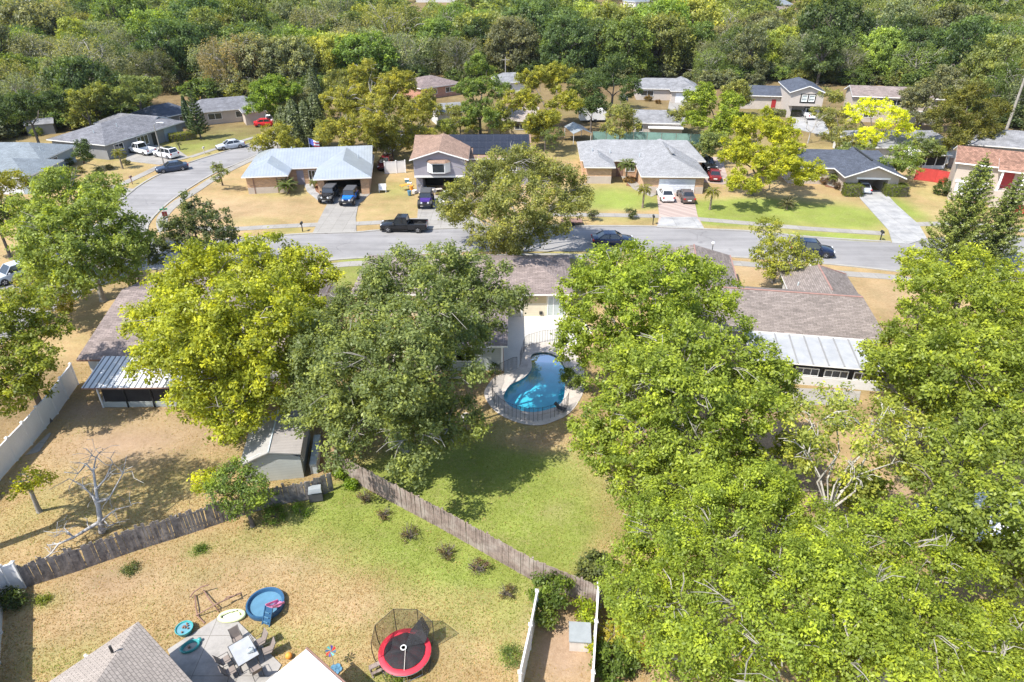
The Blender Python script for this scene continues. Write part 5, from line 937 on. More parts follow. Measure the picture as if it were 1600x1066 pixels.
def trunk_mb(lobes, h=None, r=None, twigs=0, tw_r=.03, poke=1.12, fork=.3):
    L = [Vector(l[:3]) for l in lobes]; b = MB(); top = max(l[2] for l in lobes); h = h or max(.8, min(l[2] for l in lobes) * .55 + top * fork * .3); r = r or .024 * top + .045
    c = sum(L, Vector()) / len(L); f = Vector((c.x * .25, c.y * .25, h))
    b.tube([(0, 0, -.1), (0, 0, .15 * h), (f.x * .4, f.y * .4, h * .5), f], [r * 1.5, r * 1.1, r * .95, r * .85], 9)
    for l, q in zip(L, lobes):
        pts = limb(b, f - Vector((0, 0, .15)), l, r * .55, r * .16, 4, .2)
        for i in range(3 if twigs else 2):
            d = Vector((RN.gauss(0, 1), RN.gauss(0, 1), RN.gauss(.4, .7))).normalized(); limb(b, pts[RN.choice((2, 3, 4))], l + d * q[3] * .8, r * .14, .02, 3, .2, 5)
        for i in range(twigs):
            d = Vector((RN.gauss(0, 1), RN.gauss(0, 1), abs(RN.gauss(.6, .5)))).normalized(); e = limb(b, l + d * q[3] * .2, l + Vector((d.x, d.y, d.z * .85)) * q[3] * RN.uniform(.95, poke), tw_r * 1.6, tw_r * .5, 3, .25, 4)
            for _ in range(2): limb(b, e[1], e[-1] + Vector((RN.gauss(0, .5), RN.gauss(0, .5), RN.gauss(.1, .3))) * q[3] * .35, tw_r * .8, .012, 2, .2, 4)
    return b
COL = dict(yellow=(.20, .23, .03), olive=(.15, .165, .055), oak=(.12, .152, .058), dark=(.05, .078, .030), bright=(.152, .202, .031), mid=(.14, .18, .036), lime=(.36, .40, .02), grey=(.125, .135, .085), feather=(.15, .195, .05), pine=(.085, .11, .025), tan=(.20, .165, .095), magnolia=(.065, .085, .04), purple=(.10, .065, .06))
def tree(label, lobes, col, base=None, kind='tree', bark='bark', twigs=0, group=None, name='tree', th=None, tr=None, tw_r=.03, poke=1.12, **kw):
    """lobes: (px, py, height, radius) of the crown's masses as the photograph shows them"""
    W_ = [(*at(x, y, z).xy, z, r * .915) for x, y, z, r in lobes]
    if base: bx, by = at(*base).xy
    else: bx, by = sum(w[0] for w in W_) / len(W_), sum(w[1] for w in W_) / len(W_)
    L = [(x - bx, y - by, z, r) for x, y, z, r in W_]
    t = thing(name, label, 'tree' if name != 'bush' else 'bush', (bx, by), 0, group)
    trunk_mb(L, th, tr, twigs, tw_r, poke).build('trunk' if name != 'bush' else 'stem', bark, t, 60)
    c = COL[col] if isinstance(col, str) else col; c = (c[0] * 1.36, c[1] * 1.36, c[2] * 1.35)
    kw.setdefault('sub', 1 if max(l[3] for l in L) > 1.35 else 0)
    if kw['sub']: kw['dens'] = kw.get('dens', 1) * .66; kw['clump'] = kw.get('clump', .6) * .8; kw['per'] = int(kw.get('per', 38) * .62)
    addmesh('crown' if name != 'bush' else 'foliage', crown_mesh('crown', L, **kw), t, c); return t
tree('broad yellow-green oak over the back yard and ribbed patio cover', [(330, 430, 8.5, 3.2), (420, 425, 9, 3), (270, 480, 7, 3.0), (480, 440, 8, 2.6), (300, 530, 8.3, 3.6), (400, 510, 9.3, 3.7), (460, 520, 7.2, 2.8), (264, 555, 5.5, 2.6), (330, 600, 5.6, 3), (420, 590, 6.2, 2.8), (360, 648, 3.8, 2.0), (300, 618, 4, 2.0), (405, 635, 4, 1.9), (236, 530, 5.2, 1.7)], 'yellow', clump=.62, dens=1.2, per=40, leaf=.17, twigs=1, bark='palebark')
tree('large dark grey-green oak shading the lawn beside the pool', [(620, 430, 9.8, 2.5), (700, 432, 10, 2.8), (762, 470, 8.5, 2.4), (560, 490, 9, 3.1), (650, 510, 11, 3.5), (705, 530, 8, 2.2), (520, 555, 7.5, 3.1), (600, 590, 9, 3.4), (680, 600, 8, 2.7), (500, 632, 5, 2.3), (565, 668, 5.5, 2.4), (640, 680, 5.5, 2.4), (705, 668, 5, 2.1), (545, 610, 7, 2.8), (482, 600, 5, 1.9)], 'oak', clump=.6, dens=1.35, per=40, leaf=.15, twigs=4, bark='palebark', tw_r=.035)
tree('tall olive-grey oak standing on the verge over the street', [(800, 258, 9.5, 2.9), (745, 280, 8.5, 2.8), (858, 275, 8.5, 2.9), (722, 320, 6, 2.5), (800, 318, 9, 3.6), (880, 325, 6, 2.5), (762, 368, 4.2, 2.1), (830, 368, 4.6, 2.3), (704, 335, 4, 1.6), (905, 300, 6.5, 1.8), (850, 345, 6, 2.4), (790, 385, 2.8, 1.5)], 'olive', base=(795, 398), clump=.6, per=36, leaf=.17, twigs=4, bark='palebark', droop=.25, tw_r=.03)
tree('bright green tree between the pool and the brown neighbour roof', [(960, 428, 10, 2.4), (1025, 418, 10, 2.7), (1080, 452, 8.5, 2.7), (922, 458, 8, 2.3), (1000, 470, 10, 3.3), (1068, 500, 7.5, 2.6), (918, 508, 6.5, 2.1), (962, 540, 6, 2.3), (1030, 550, 6, 2.2), (908, 556, 4.5, 1.5), (1108, 478, 7, 1.9)], 'bright', clump=.58, per=40, leaf=.16, twigs=2, bark='palebark')
tree('wide fresh-green tree covering the right side of the pool lawn', [(1060, 560, 9.5, 2.9), (1130, 565, 9, 2.6), (1185, 595, 7.5, 2.2), (1005, 590, 8, 2.5), (1070, 620, 9, 3), (955, 640, 6.5, 2.2), (1010, 680, 7, 2.6), (1100, 700, 7, 2.5), (1165, 650, 7, 2.3), (965, 720, 5, 1.8), (1040, 750, 5.5, 2.2), (940, 680, 5, 1.5), (1215, 600, 6, 1.3), (985, 775, 4, 1.6)], (.152, .198, .034), clump=.55, per=40, leaf=.15, twigs=4, bark='palebark', tw_r=.03)
tree('huge bright tree filling the near right corner, left half', [(1030, 850, 7, 2.1), (1120, 850, 8, 2.1), (1205, 905, 8.5, 2.1), (1065, 950, 7.5, 2.2), (1160, 955, 8.5, 2.3), (1265, 945, 8.6, 2.2), (1110, 1050, 8, 2.1), (1220, 1055, 8.5, 2.2), (1000, 910, 5, 1.5), (1010, 975, 5, 1.3), (1080, 790, 6, 1.8), (1170, 775, 6.5, 1.8), (1150, 800, 7, 1.7), (1222, 805, 5.5, 1.4)], 'bright', clump=.46, per=62, leaf=.098, twigs=3, bark='palebark', poke=1.03, tw_r=.024)
tree('huge bright tree in the near right corner with pale bare limbs', [(1320, 870, 7.5, 1.9), (1285, 845, 6, 1.3), (1400, 860, 7.3, 2.0), (1350, 930, 8.3, 2.2), (1455, 880, 6.4, 1.9), (1330, 1040, 8.6, 2.3), (1430, 985, 7.4, 2.1), (1470, 1065, 7, 2.1), (1560, 1055, 6, 1.8), (1620, 1010, 5, 1.6), (1560, 990, 4.5, 1.2)], (.155, .202, .031), clump=.46, per=62, leaf=.098, twigs=5, bark='palebark', poke=1.06, tw_r=.028)
tree('dense green tree along the right edge above the white patio roof', [(1500, 705, 8, 2.3), (1570, 690, 8, 2.4), (1468, 770, 7, 2.0), (1550, 790, 8, 2.4), (1610, 850, 7, 2.2), (1520, 855, 5.6, 1.8), (1590, 905, 4.5, 1.5)], 'mid', clump=.52, per=38, leaf=.15, twigs=1)
tree('big rounded green tree beside the white panelled patio cover', [(1435, 520, 9, 2.7), (1500, 475, 10, 2.9), (1570, 492, 9, 2.9), (1405, 580, 7, 2.3), (1470, 580, 9, 3), (1550, 590, 9, 3), (1620, 560, 8, 3), (1420, 640, 6, 2.0), (1500, 655, 7, 2.3), (1580, 640, 8, 2.5), (1388, 545, 6, 1.6)], (.15, .19, .032), clump=.55, per=38, leaf=.155, twigs=2)
tree('light yellow-green tree below the twin pines at the right street bend', [(1455, 432, 8, 1.9), (1520, 432, 8.5, 2.4), (1580, 450, 8, 2.4), (1432, 415, 6.5, 1.3), (1620, 440, 7, 2)], (.19, .23, .03), clump=.55, per=36, leaf=.16)
tree('sparse tree of pale bare forking limbs above the bare reddish earth', [(1278, 660, 8.5, 1.6), (1350, 680, 8, 1.6), (1405, 705, 7.4, 1.5), (1262, 705, 6.6, 1.3), (1312, 630, 8.8, 1.3), (1335, 745, 6, 1.2), (1430, 670, 7, 1.1), (1240, 640, 7, 1.1), (1385, 640, 7.5, 1)], (.19, .22, .05), base=(1262, 900), clump=.5, dens=.6, per=26, leaf=.14, twigs=3, bark='silverbark', poke=1.2, tw_r=.032, th=4.2, tr=.12, sub=0)
tree('tall feathery light-green tree over the left street corner', [(110, 300, 9, 2.9), (62, 340, 7.5, 2.67), (150, 340, 9, 3.36), (190, 378, 7, 2.78), (90, 388, 8, 3.36), (142, 420, 6, 3.02), (62, 415, 4.5, 2.2), (200, 410, 5, 2.09), (112, 450, 4, 2.32), (160, 300, 7, 1.86)], 'feather', clump=.65, dens=1.25, per=34, leaf=.19, twigs=2, bark='palebark')
tree('dark glossy magnolia on the corner lawn', [(300, 325, 6.5, 1.5), (282, 360, 5, 1.9), (330, 350, 5.5, 2.0), (312, 388, 3.6, 1.9), (350, 378, 3.6, 1.5), (267, 388, 3, 1.3)], 'magnolia', clump=.5, dens=.75, per=22, leaf=.2, twigs=1)
tree('small dark spreading tree under the feathery tree', [(222, 390, 4.2, 1.5), (235, 402, 3.4, 1.2), (208, 400, 3.6, 1.2)], 'magnolia', base=(218, 446), clump=.5, dens=.7, per=22, leaf=.18, twigs=2)
tree('leafy yellow-green tree against the left edge beside the white fence', [(20, 488, 8, 2.2), (68, 522, 6.5, 1.7), (15, 560, 6, 2.2), (60, 578, 5.5, 1.8), (25, 612, 3.6, 1.8), (-30, 540, 7, 2.6)], (.13, .16, .03), clump=.55, per=38, leaf=.16, twigs=1)
tree('low yellowish shrub tree in front of the shaded silver car', [(60, 455, 3, 1.5), (30, 470, 2.6, 1.3), (90, 470, 2.4, 1.2)], (.17, .17, .04), clump=.5, per=30, leaf=.15)
tree('small bushy tree with a bare pale top on the brown house verge', [(1200, 362, 5, 1.0), (1225, 388, 4.5, 1.6), (1190, 405, 3.6, 1.4), (1246, 408, 3.5, 1.4), (1216, 425, 2.5, 1.2)], (.18, .20, .04), base=(1208, 442), clump=.5, dens=.8, per=30, leaf=.15, twigs=5, bark='palebark', poke=1.3)
tree('broad golden-green tree on the green lawn of the slate house', [(1180, 205, 8, 2.9), (1230, 230, 7, 2.7), (1150, 240, 6, 2.5), (1200, 258, 5.5, 2.9), (1255, 265, 5, 2.2), (1162, 285, 4, 1.7), (1215, 205, 7.4, 2)], (.212, .235, .026), base=(1174, 305), clump=.55, dens=1.2, per=36, leaf=.18)
tree('bright green tree beside the low grey-roofed house', [(1100, 155, 8, 2.7), (1140, 165, 7, 2.5), (1090, 185, 5, 2.5), (1130, 195, 5, 2.7), (1155, 190, 4, 1.9)], 'bright', clump=.62, dens=1.15, per=34, leaf=.22)
tree('rounded olive-yellow tree rising beside the far tan house', [(830, 125, 9, 2.9), (870, 120, 9, 3.1), (820, 160, 7, 2.9), (880, 160, 7, 2.9), (850, 190, 5, 2.7), (900, 165, 4, 1.9), (832, 208, 2.5, 1.5)], (.175, .185, .035), clump=.62, dens=1.15, per=34, leaf=.22)
tree('large olive tree with bare white branches behind the metal-roofed house', [(570, 120, 11, 3.36), (620, 135, 10, 3.6), (540, 160, 8, 3.6), (600, 180, 8, 4.06), (660, 180, 6, 3.25), (540, 205, 5, 3.13), (590, 218, 4, 3.02), (650, 212, 4, 2.78)], (.18, .185, .042), clump=.62, dens=1.15, per=34, leaf=.2, twigs=5, bark='palebark', poke=1.1, tw_r=.05)
tree('bright green tree at the wood edge beyond the left drive', [(410, 135, 8, 2.5), (440, 145, 8, 2.7), (400, 165, 6, 2.4), (440, 170, 5, 2.5)], (.11, .165, .03), clump=.62, dens=1.15, per=34, leaf=.22)
tree('low yellow-olive tree at the corner of the metal-roofed house', [(430, 210, 5, 2.1), (412, 230, 3.5, 1.7), (450, 225, 4, 1.7)], (.17, .175, .035), clump=.6, per=30, leaf=.19)
tree('soft green conical tree in front of the brown hipped roof', [(750, 108, 10, 2.6), (730, 140, 8, 2.7), (770, 140, 8, 2.5), (745, 172, 5, 2.7), (765, 188, 4, 2.1), (735, 190, 3, 1.9)], (.10, .145, .04), clump=.6, dens=1.15, per=34, leaf=.2)
tree('dark dense tree left of the far garage house', [(960, 105, 9, 3.4), (935, 135, 6, 2.9), (982, 140, 6, 2.9)], 'dark', clump=.75, per=30, leaf=.24)
tree('vivid lime-yellow tree behind the slate roof', [(1360, 170, 8, 2.2), (1400, 185, 7, 2.0), (1335, 185, 6.5, 1.6), (1380, 205, 6, 1.8), (1350, 215, 4.5, 1.6), (1415, 205, 5, 1.3)], 'lime', clump=.6, dens=.75, per=26, leaf=.2, twigs=1)
tree('dark olive tree hung with moss beside the red-brown tile roof', [(1510, 150, 10, 2.7), (1550, 165, 8, 2.5), (1475, 180, 8, 2.5), (1520, 190, 7, 2.9), (1490, 215, 5, 2.4), (1545, 208, 4, 2.1)], (.10, .105, .028), clump=.6, dens=1.15, per=34, leaf=.2, droop=.3)
tree('round green tree between the slate roof and the screened porch', [(1405, 240, 4, 1.9), (1390, 255, 3, 1.7), (1422, 258, 3, 1.7)], (.12, .165, .04), clump=.55, per=30, leaf=.17)
tree('small olive tree beside the split-level drive', [(1300, 155, 6, 1.9), (1290, 182, 4, 2.0), (1322, 205, 3, 1.9)], 'olive', clump=.6, per=28, leaf=.2, twigs=1)
tree('olive shrub tree in front of the low grey roof', [(970, 180, 5, 2.2), (955, 205, 3, 1.5), (985, 200, 2.6, 1.4)], 'olive', clump=.6, per=28, leaf=.19)
tree('low green tree between the tan house and the pale carport', [(845, 195, 4, 2.0), (860, 215, 3, 1.6)], (.10, .13, .05), clump=.6, per=28, leaf=.19)
tree('small green tree behind the solar roof', [(690, 200, 4, 1.6), (705, 205, 3, 1.4)], (.14, .17, .04), clump=.6, per=26, leaf=.18)
tree('small yellow-green tree growing beside the dead tree', [(48, 748, 3.6, .75), (32, 765, 3.2, .6), (68, 752, 3.2, .55)], (.22, .24, .02), base=(62, 800), clump=.4, dens=.8, per=26, leaf=.12, twigs=2, bark='palebark')
tree('leafy green tree overhanging the grey pickets by the shed', [(370, 745, 3.2, 1.3), (340, 770, 2.6, 1.0), (400, 770, 2.6, 1.1), (375, 785, 2.0, 1.0)], (.10, .145, .035), base=(395, 822), clump=.42, per=34, leaf=.11, twigs=2)
tree('small bright lime shrub tree beside the leafy one', [(318, 752, 2.6, .75), (330, 745, 2.8, .5)], (.26, .29, .02), clump=.36, per=30, leaf=.11)
tree('slim multi-stemmed shrub on the straw lawn by the curving street', [(338, 262, 3.4, .9), (348, 268, 3.0, .8), (340, 278, 1.8, .7)], (.12, .145, .05), base=(348, 290), clump=.4, dens=.7, per=22, leaf=.15, twigs=2)
tree('bushy dark green small tree beside the blue-grey house', [(130, 228, 4, 1.2), (125, 240, 3, 1.1), (133, 245, 2, 1.0)], 'dark', base=(132, 256), clump=.5, per=26, leaf=.17)
for lb, px, py, r, c in (('yellowish small tree at the left edge above the shaded car', 5, 290, 2.4, (.16, .17, .03)), ('dark tree mass at the left edge below the street', 5, 335, 2.6, (.06, .085, .03))): tree(lb, [(px, py, 5, r), (px - 25, py + 15, 4, r)], c, clump=.6, per=30, leaf=.18)
for lb, lobes, c in (('mossy grey-green oak crowding the end of the long brown roof', [(1450, 145, 7, 3), (1480, 130, 9, 3), (1425, 165, 4.5, 2.2), (1445, 185, 3, 2.2)], 'grey'), ('olive tree filling the gap left of the split-level house', [(1150, 140, 6, 2.5), (1165, 150, 4, 2)], 'olive'), ('green tree between the lime tree and the split-level drive', [(1310, 185, 4.5, 2.2), (1325, 225, 3, 2), (1300, 215, 3, 1.8)], (.15, .16, .06)),
        ('dark green tree squeezed behind the white trailer', [(935, 165, 5, 2.4), (915, 172, 4, 2)], 'dark'), ('leafy tree hiding the white cottage', [(775, 175, 5, 2), (790, 195, 3, 1.6)], (.15, .17, .05)), ('greyish tree above the far drive of the garage house', [(1085, 165, 4, 2)], 'grey'), ('tree clump between the brown hipped roof and the cypresses', [(530, 130, 6, 3), (510, 150, 5, 2.6), (545, 170, 4, 2.4)], 'olive'), ('olive tree by the low outbuilding', [(668, 160, 5, 2.2), (650, 170, 4, 2)], (.16, .17, .05)),
        ('green tree beside the white gate', [(622, 205, 4, 2.2), (600, 225, 3, 2)], 'olive'), ('dark oak shading the small left shed', [(40, 170, 7, 3.2), (10, 180, 6, 3), (75, 165, 6, 2.6)], 'dark'), ('olive-green tree rising behind the dark grey house', [(130, 160, 6, 2.6), (150, 150, 7, 2.4), (115, 175, 4, 2)], (.15, .17, .05)), ('leafy low tree behind the pale forked trunk', [(1185, 725, 4.5, 1.8), (1225, 700, 3.5, 1.5), (1212, 775, 4.5, 1.4), (1350, 775, 3, 1.2)], (.15, .19, .04)), ('muted olive tree right of the slim cypresses', [(520, 200, 4, 2.2), (505, 215, 3, 1.6)], 'olive'), ('grey-green tree behind the red car', [(470, 160, 6, 2.6), (455, 175, 4, 2)], 'grey'), ('muted green tree behind the carport tent', [(905, 140, 6, 2.4), (918, 150, 4, 2)], 'oak'), ('olive tree behind the sooty grey roof', [(1060, 180, 3.6, 1.8), (1075, 172, 4, 1.6)], 'olive'), ('greyish tree before the golden tree, on the tan yard', [(1110, 222, 4, 2.0), (1095, 232, 3, 1.5)], 'oak'), ('small grey tree in front of the split-level lawn', [(1205, 178, 3, 1.3), (1195, 185, 2.4, 1.1)], 'grey'),
        ('muted tree at the side of the screened porch', [(1440, 228, 4, 2), (1455, 238, 3, 1.6)], 'oak'), ('dull green tree left of the screened porch house', [(1335, 238, 3.4, 1.8), (1318, 245, 2.8, 1.4)], 'oak'), ('muted tree between the outbuilding and the conical tree', [(715, 175, 4, 1.8), (722, 190, 3, 1.5)], 'olive'), ('grey-green tree at the right end of the long brown roof', [(1425, 150, 6, 2.4)], 'grey'), ('dark spreading oak on the bare ground behind the grey house', [(215, 145, 7, 3.2), (185, 155, 6, 2.8), (240, 140, 6, 2.4)], 'oak')): tree(lb, lobes, c, clump=.65, dens=1.1, per=32, leaf=.22, twigs=1)
tl = thing('tree', 'tall tree beyond the left edge whose shadow dapples the dry yard', 'tree', (-31.5, 27)); lb = [(0, 0, 14, 2.2), (2.2, 1.5, 12.8, 1.9), (-2.2, 1, 12.5, 2), (1.2, -2.2, 12, 1.9), (-.5, 3, 12, 2), (2.8, -1.2, 11, 1.4)]
trunk_mb(lb, 6, .3, 1).build('trunk', 'bark', tl, 60); addmesh('crown', crown_mesh('crown', lb, .6, .55, 24, .17), tl, (.15, .18, .05))
# ------------------------------------------------------------------ pines, cypresses, palms, dead tree
def pine(label, px, py, h, w, col='pine', tiers=16):
    p = at(px, py); t = thing('pine_tree', label, 'pine tree', p.xy); MB().tube([(0, 0, -.1), (0, 0, h * .5), (0, 0, h)], [.16, .1, .02], 8).build('trunk', 'bark', t); P = []; N = []; Sz = []; T = []
    for i in range(tiers):
        f = i / (tiers - 1); z = h * (.10 + .86 * f); L = w * (1 - f) ** .75 + .2; n = 7 if f < .8 else 5
        for j in range(n):
            a = 6.283 * j / n + i * 1.1 + RN.gauss(0, .12); L2 = L * RN.uniform(.92, 1.03); m = int(60 * L2) + 16; tt = RN.gauss(0, .1)
            s = rng.random(m); x = .1 + s * L2; up = .10 * L2 + .45 * L2 * s ** 2 * .9
            wd = (.16 + .18 * np.sin(np.pi * np.clip(s, 0, 1)) ** .6) * min(1, L2)
            off = rng.normal(size=(m, 3)) * wd[:, None] * np.array([.42, .5, .24])
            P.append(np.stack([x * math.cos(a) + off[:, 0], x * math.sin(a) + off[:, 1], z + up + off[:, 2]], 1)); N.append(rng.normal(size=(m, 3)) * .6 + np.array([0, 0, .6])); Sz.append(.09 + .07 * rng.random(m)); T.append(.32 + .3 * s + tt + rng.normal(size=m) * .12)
    P.append(np.stack([rng.normal(size=60) * .08, rng.normal(size=60) * .08, h * (.93 + .09 * rng.random(60))], 1)); N.append(rng.normal(size=(60, 3))); Sz.append(np.full(60, .09)); T.append(np.full(60, .6))
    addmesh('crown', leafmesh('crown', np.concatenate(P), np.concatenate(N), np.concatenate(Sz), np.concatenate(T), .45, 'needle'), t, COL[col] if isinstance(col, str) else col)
pine('tall tiered pine, the bigger of two at the right street bend', 1478, 424, 12.6, 3.1, (.15, .19, .05), 24); pine('slimmer tiered pine standing right behind the bigger one', 1540, 420, 10.4, 2.3, (.14, .18, .055), 20)
pine('spindly pine on the green lawn of the dark grey house', 314, 217, 8.2, 1.7, (.055, .085, .03), 14)
def column(label, px, py, h, r, col, group=None):
    p = at(px, py); t = thing('cypress_tree', label, 'cypress', p.xy, 0, group); MB().tube([(0, 0, -.1), (0, 0, h * .8)], [.12, .04], 6).build('trunk', 'bark', t)
    n = 4200; z = rng.random(n) ** .9; a = rng.random(n) * 6.283; rr = r * np.clip(np.sin(np.pi * (z * .92 + .06)) ** .7, .05, 1) * (1 - .25 * z) * (.62 + .5 * rng.random(n)) * (1 + .16 * np.sin(a * 7 + z * 9))
    P = np.stack([rr * np.cos(a), rr * np.sin(a), .15 + z * h], 1); N = np.stack([np.cos(a), np.sin(a), np.full(n, .5)], 1) + rng.normal(size=(n, 3)) * .5
    addmesh('crown', leafmesh('crown', P, N, .14 + .12 * rng.random(n), .45 + .12 * np.sin(a * 4) + rng.normal(size=n) * .12, .5, 'needle'), t, col)
for i, (x, y, h, r) in enumerate(((450, 232, 7.0, 2.0), (466, 234, 8.2, 2.1), (484, 233, 8.0, 2.1), (500, 230, 9.0, 2.2), (497, 190, 10, 2.0))):
    column(['short leftmost slim cypress beside the metal-roofed house', 'second cypress from the left behind the metal roof', 'feathery cypress in the middle of the row behind the metal roof', 'tallest front cypress next to the olive tree', 'cypress farther back rising above the others'][i], x, y, h, r, (.10, .125, .05), 'slim cypresses behind the metal-roofed house')
column('narrow columnar shrub beside the spindly pine', 297, 203, 6, .7, (.05, .08, .03))
def palm(label, px, py, h, fl, n=16, col=(.16, .19, .04), droop=1.0, stalk=True, bark='palmbark', tr=.13, lean=(0, 0)):
    p = at(px, py); t = thing('palm_tree', label, 'palm', p.xy); MB().tube([(0, 0, -.1), (lean[0] * .4, lean[1] * .4, h * .5), (lean[0], lean[1], h)], [tr * 1.25, tr, tr * .85], 9).build('trunk', bark, t, 60); P = []; N = []; T = []; Sz = []; rb = MB()
    for i in range(n):
        a = 6.283 * i / n * 2.618; el = rad(75 - 85 * i / n); L = fl * RN.uniform(.85, 1.1); pts = []; x = z = 0; e = el
        for k in range(9): pts.append((x, z)); x += L / 8 * math.cos(e); z += L / 8 * math.sin(e); e -= droop * .2
        rb.tube([(lean[0] + X * math.cos(a), lean[1] + X * math.sin(a), h + Z) for X, Z in pts], [.03 - .003 * k for k in range(9)], 4, 0, False)
        for k in range(1, 9):
            for q in range(4):
                f = (k - 1 + q / 4 + RN.random() * .2) / 8; j = min(7, int(f * 8)); u = f * 8 - j; X = pts[j][0] + (pts[min(8, j + 1)][0] - pts[j][0]) * u; Z = pts[j][1] + (pts[min(8, j + 1)][1] - pts[j][1]) * u
                for s in (-1, 1):
                    wl = fl * .24 * math.sin(math.pi * min(.97, f * .85 + .12)); P.append((lean[0] + X * math.cos(a) - s * wl * .5 * math.sin(a), lean[1] + X * math.sin(a) + s * wl * .5 * math.cos(a), h + Z - .12 * wl)); N.append((RN.gauss(0, .3), RN.gauss(0, .3), 1)); Sz.append(wl * .55); T.append(.5 + RN.gauss(0, .13))
    rb.build('frond_ribs', 'palmbark', t); P = np.array(P); c = P - np.array([lean[0], lean[1], h])
    addmesh('fronds', leafmesh('fronds', P, np.array(N), np.array(Sz), np.array(T), .3), t, col)
palm('yellow-green palm on the lawn left of the white sedan', 1004, 325, 2.5, 1.5, 18, (.22, .23, .05), 1.3); palm('yellow-green palm on the lawn right of the brown sedan', 1109, 328, 2.4, 1.5, 18, (.22, .23, .05), 1.3); palm('full green palm beside the front door of the light grey house', 978, 284, 2.5, 1.8, 24, (.13, .18, .05), 1.0)
palm('low spreading palm on the lawn below the golden tree', 1229, 327, .7, 1.5, 16, (.12, .13, .06), .8); palm('yellowish palm-like tree on the left lawn', 192, 264, 2.5, 1.5, 18, (.20, .22, .04), 1.2); palm('tiny palm on the lawn behind the white car', 281, 234, 1.0, .8, 12, (.10, .13, .04), 1.0)
palm('bushy palm at the wall of the metal-roofed house', 450, 303, 1.2, 2.0, 22, (.13, .18, .05), .9); palm('small palm in the mulch bed by the brick garage', 492, 294, .8, 1.1, 16, (.15, .19, .05), 1.0); palm('tall leaning palm at the right edge', 1571, 207, 12.5, 2.2, 20, (.22, .24, .05), 1.3, bark='palebark', tr=.22, lean=(.3, .5))
palm('pale green fan palm beside the end of the brown picket fence', 962, 950, 1.6, 1.5, 14, (.22, .27, .06), .7); palm('yellow fan palm below the end of the white strip fence', 957, 1010, .8, 1.2, 12, (.30, .27, .04), .9); palm('bright leafy palm beside the open slate garage', 1301, 290, 1.2, 1.3, 18, (.17, .24, .04), 1.0)
dt = obj3('dead_tree', 155, 830, 'bare grey dead tree with twisted limbs behind the grey pickets', 'tree'); b = MB(); o_ = at(155, 830); pr = lambda L: [tuple(at(x, y, z) - o_) for x, y, z in L]
b.tube(pr([(160, 832, 0), (158, 818, .8), (155, 800, 1.6), (152, 780, 2.4)]), [.2, .17, .14, .12], 9)
for L, r in (([(155, 800, 1.6), (150, 765, 2.6), (146, 735, 3.4), (150, 715, 3.8)], .12), ([(150, 765, 2.6), (165, 748, 3.3), (176, 722, 3.8)], .08), ([(146, 738, 3.3), (135, 725, 3.6), (122, 740, 3.9), (100, 738, 4.0)], .07), ([(152, 785, 2.3), (170, 780, 2.7), (192, 740, 3.4), (196, 722, 3.6)], .07), ([(157, 815, .9), (140, 825, .9), (115, 840, .8), (92, 850, .7), (75, 852, .7)], .13), ([(115, 840, .8), (100, 825, 1.1), (88, 838, 1.0)], .06), ([(92, 850, .7), (80, 865, .4), (60, 880, .1), (48, 890, .05)], .06), ([(155, 800, 1.6), (145, 775, 2.0), (130, 760, 2.4), (108, 748, 2.8)], .08), ([(158, 815, 1), (175, 800, 1.5), (185, 795, 1.8), (205, 790, 2.0)], .06), ([(155, 795, 1.8), (148, 780, 2), (145, 770, 2.0), (143, 780, 1.6)], .05), ([(160, 810, 1), (170, 822, 1.0), (180, 818, 1.2)], .05), ([(150, 715, 3.8), (155, 708, 4.0)], .05), ([(150, 715, 3.8), (143, 712, 4.0), (138, 720, 4.1)], .04)):
    q = pr(L); b.tube(q, [r * (1 - .75 * i / (len(q) - 1)) for i in range(len(q))], 7)
    for i in range(8): s_ = Vector(RN.choice(q[1:])); limb(b, s_, s_ + Vector((RN.gauss(0, .6), RN.gauss(0, .6), RN.gauss(.1, .35))), r * .3, .012, 3, .4, 5)
b.build('trunk', 'deadwood', dt, 60)
def snag(label, px, py, h, col='deadwood', n=6):
    t = obj3('bare_tree', px, py, label, 'tree'); b = MB(); b.tube([(0, 0, 0), (.1, 0, h * .4)], [.12, .08], 7)
    for i in range(n):
        a = i * 2.4; e = limb(b, (.1, 0, h * RN.uniform(.25, .4)), (math.cos(a) * h * .4, math.sin(a) * h * .4, h * RN.uniform(.75, 1.05)), .06, .02, 4, .3, 5)
        for _ in range(3): limb(b, e[2], e[-1] + Vector((RN.gauss(0, .6), RN.gauss(0, .6), RN.gauss(.1, .3))), .03, .01, 2, .3, 4)
    b.build('trunk', col, t)
snag('bare grey leafless tree before the pale drive behind the slate house', 1262, 224, 5)

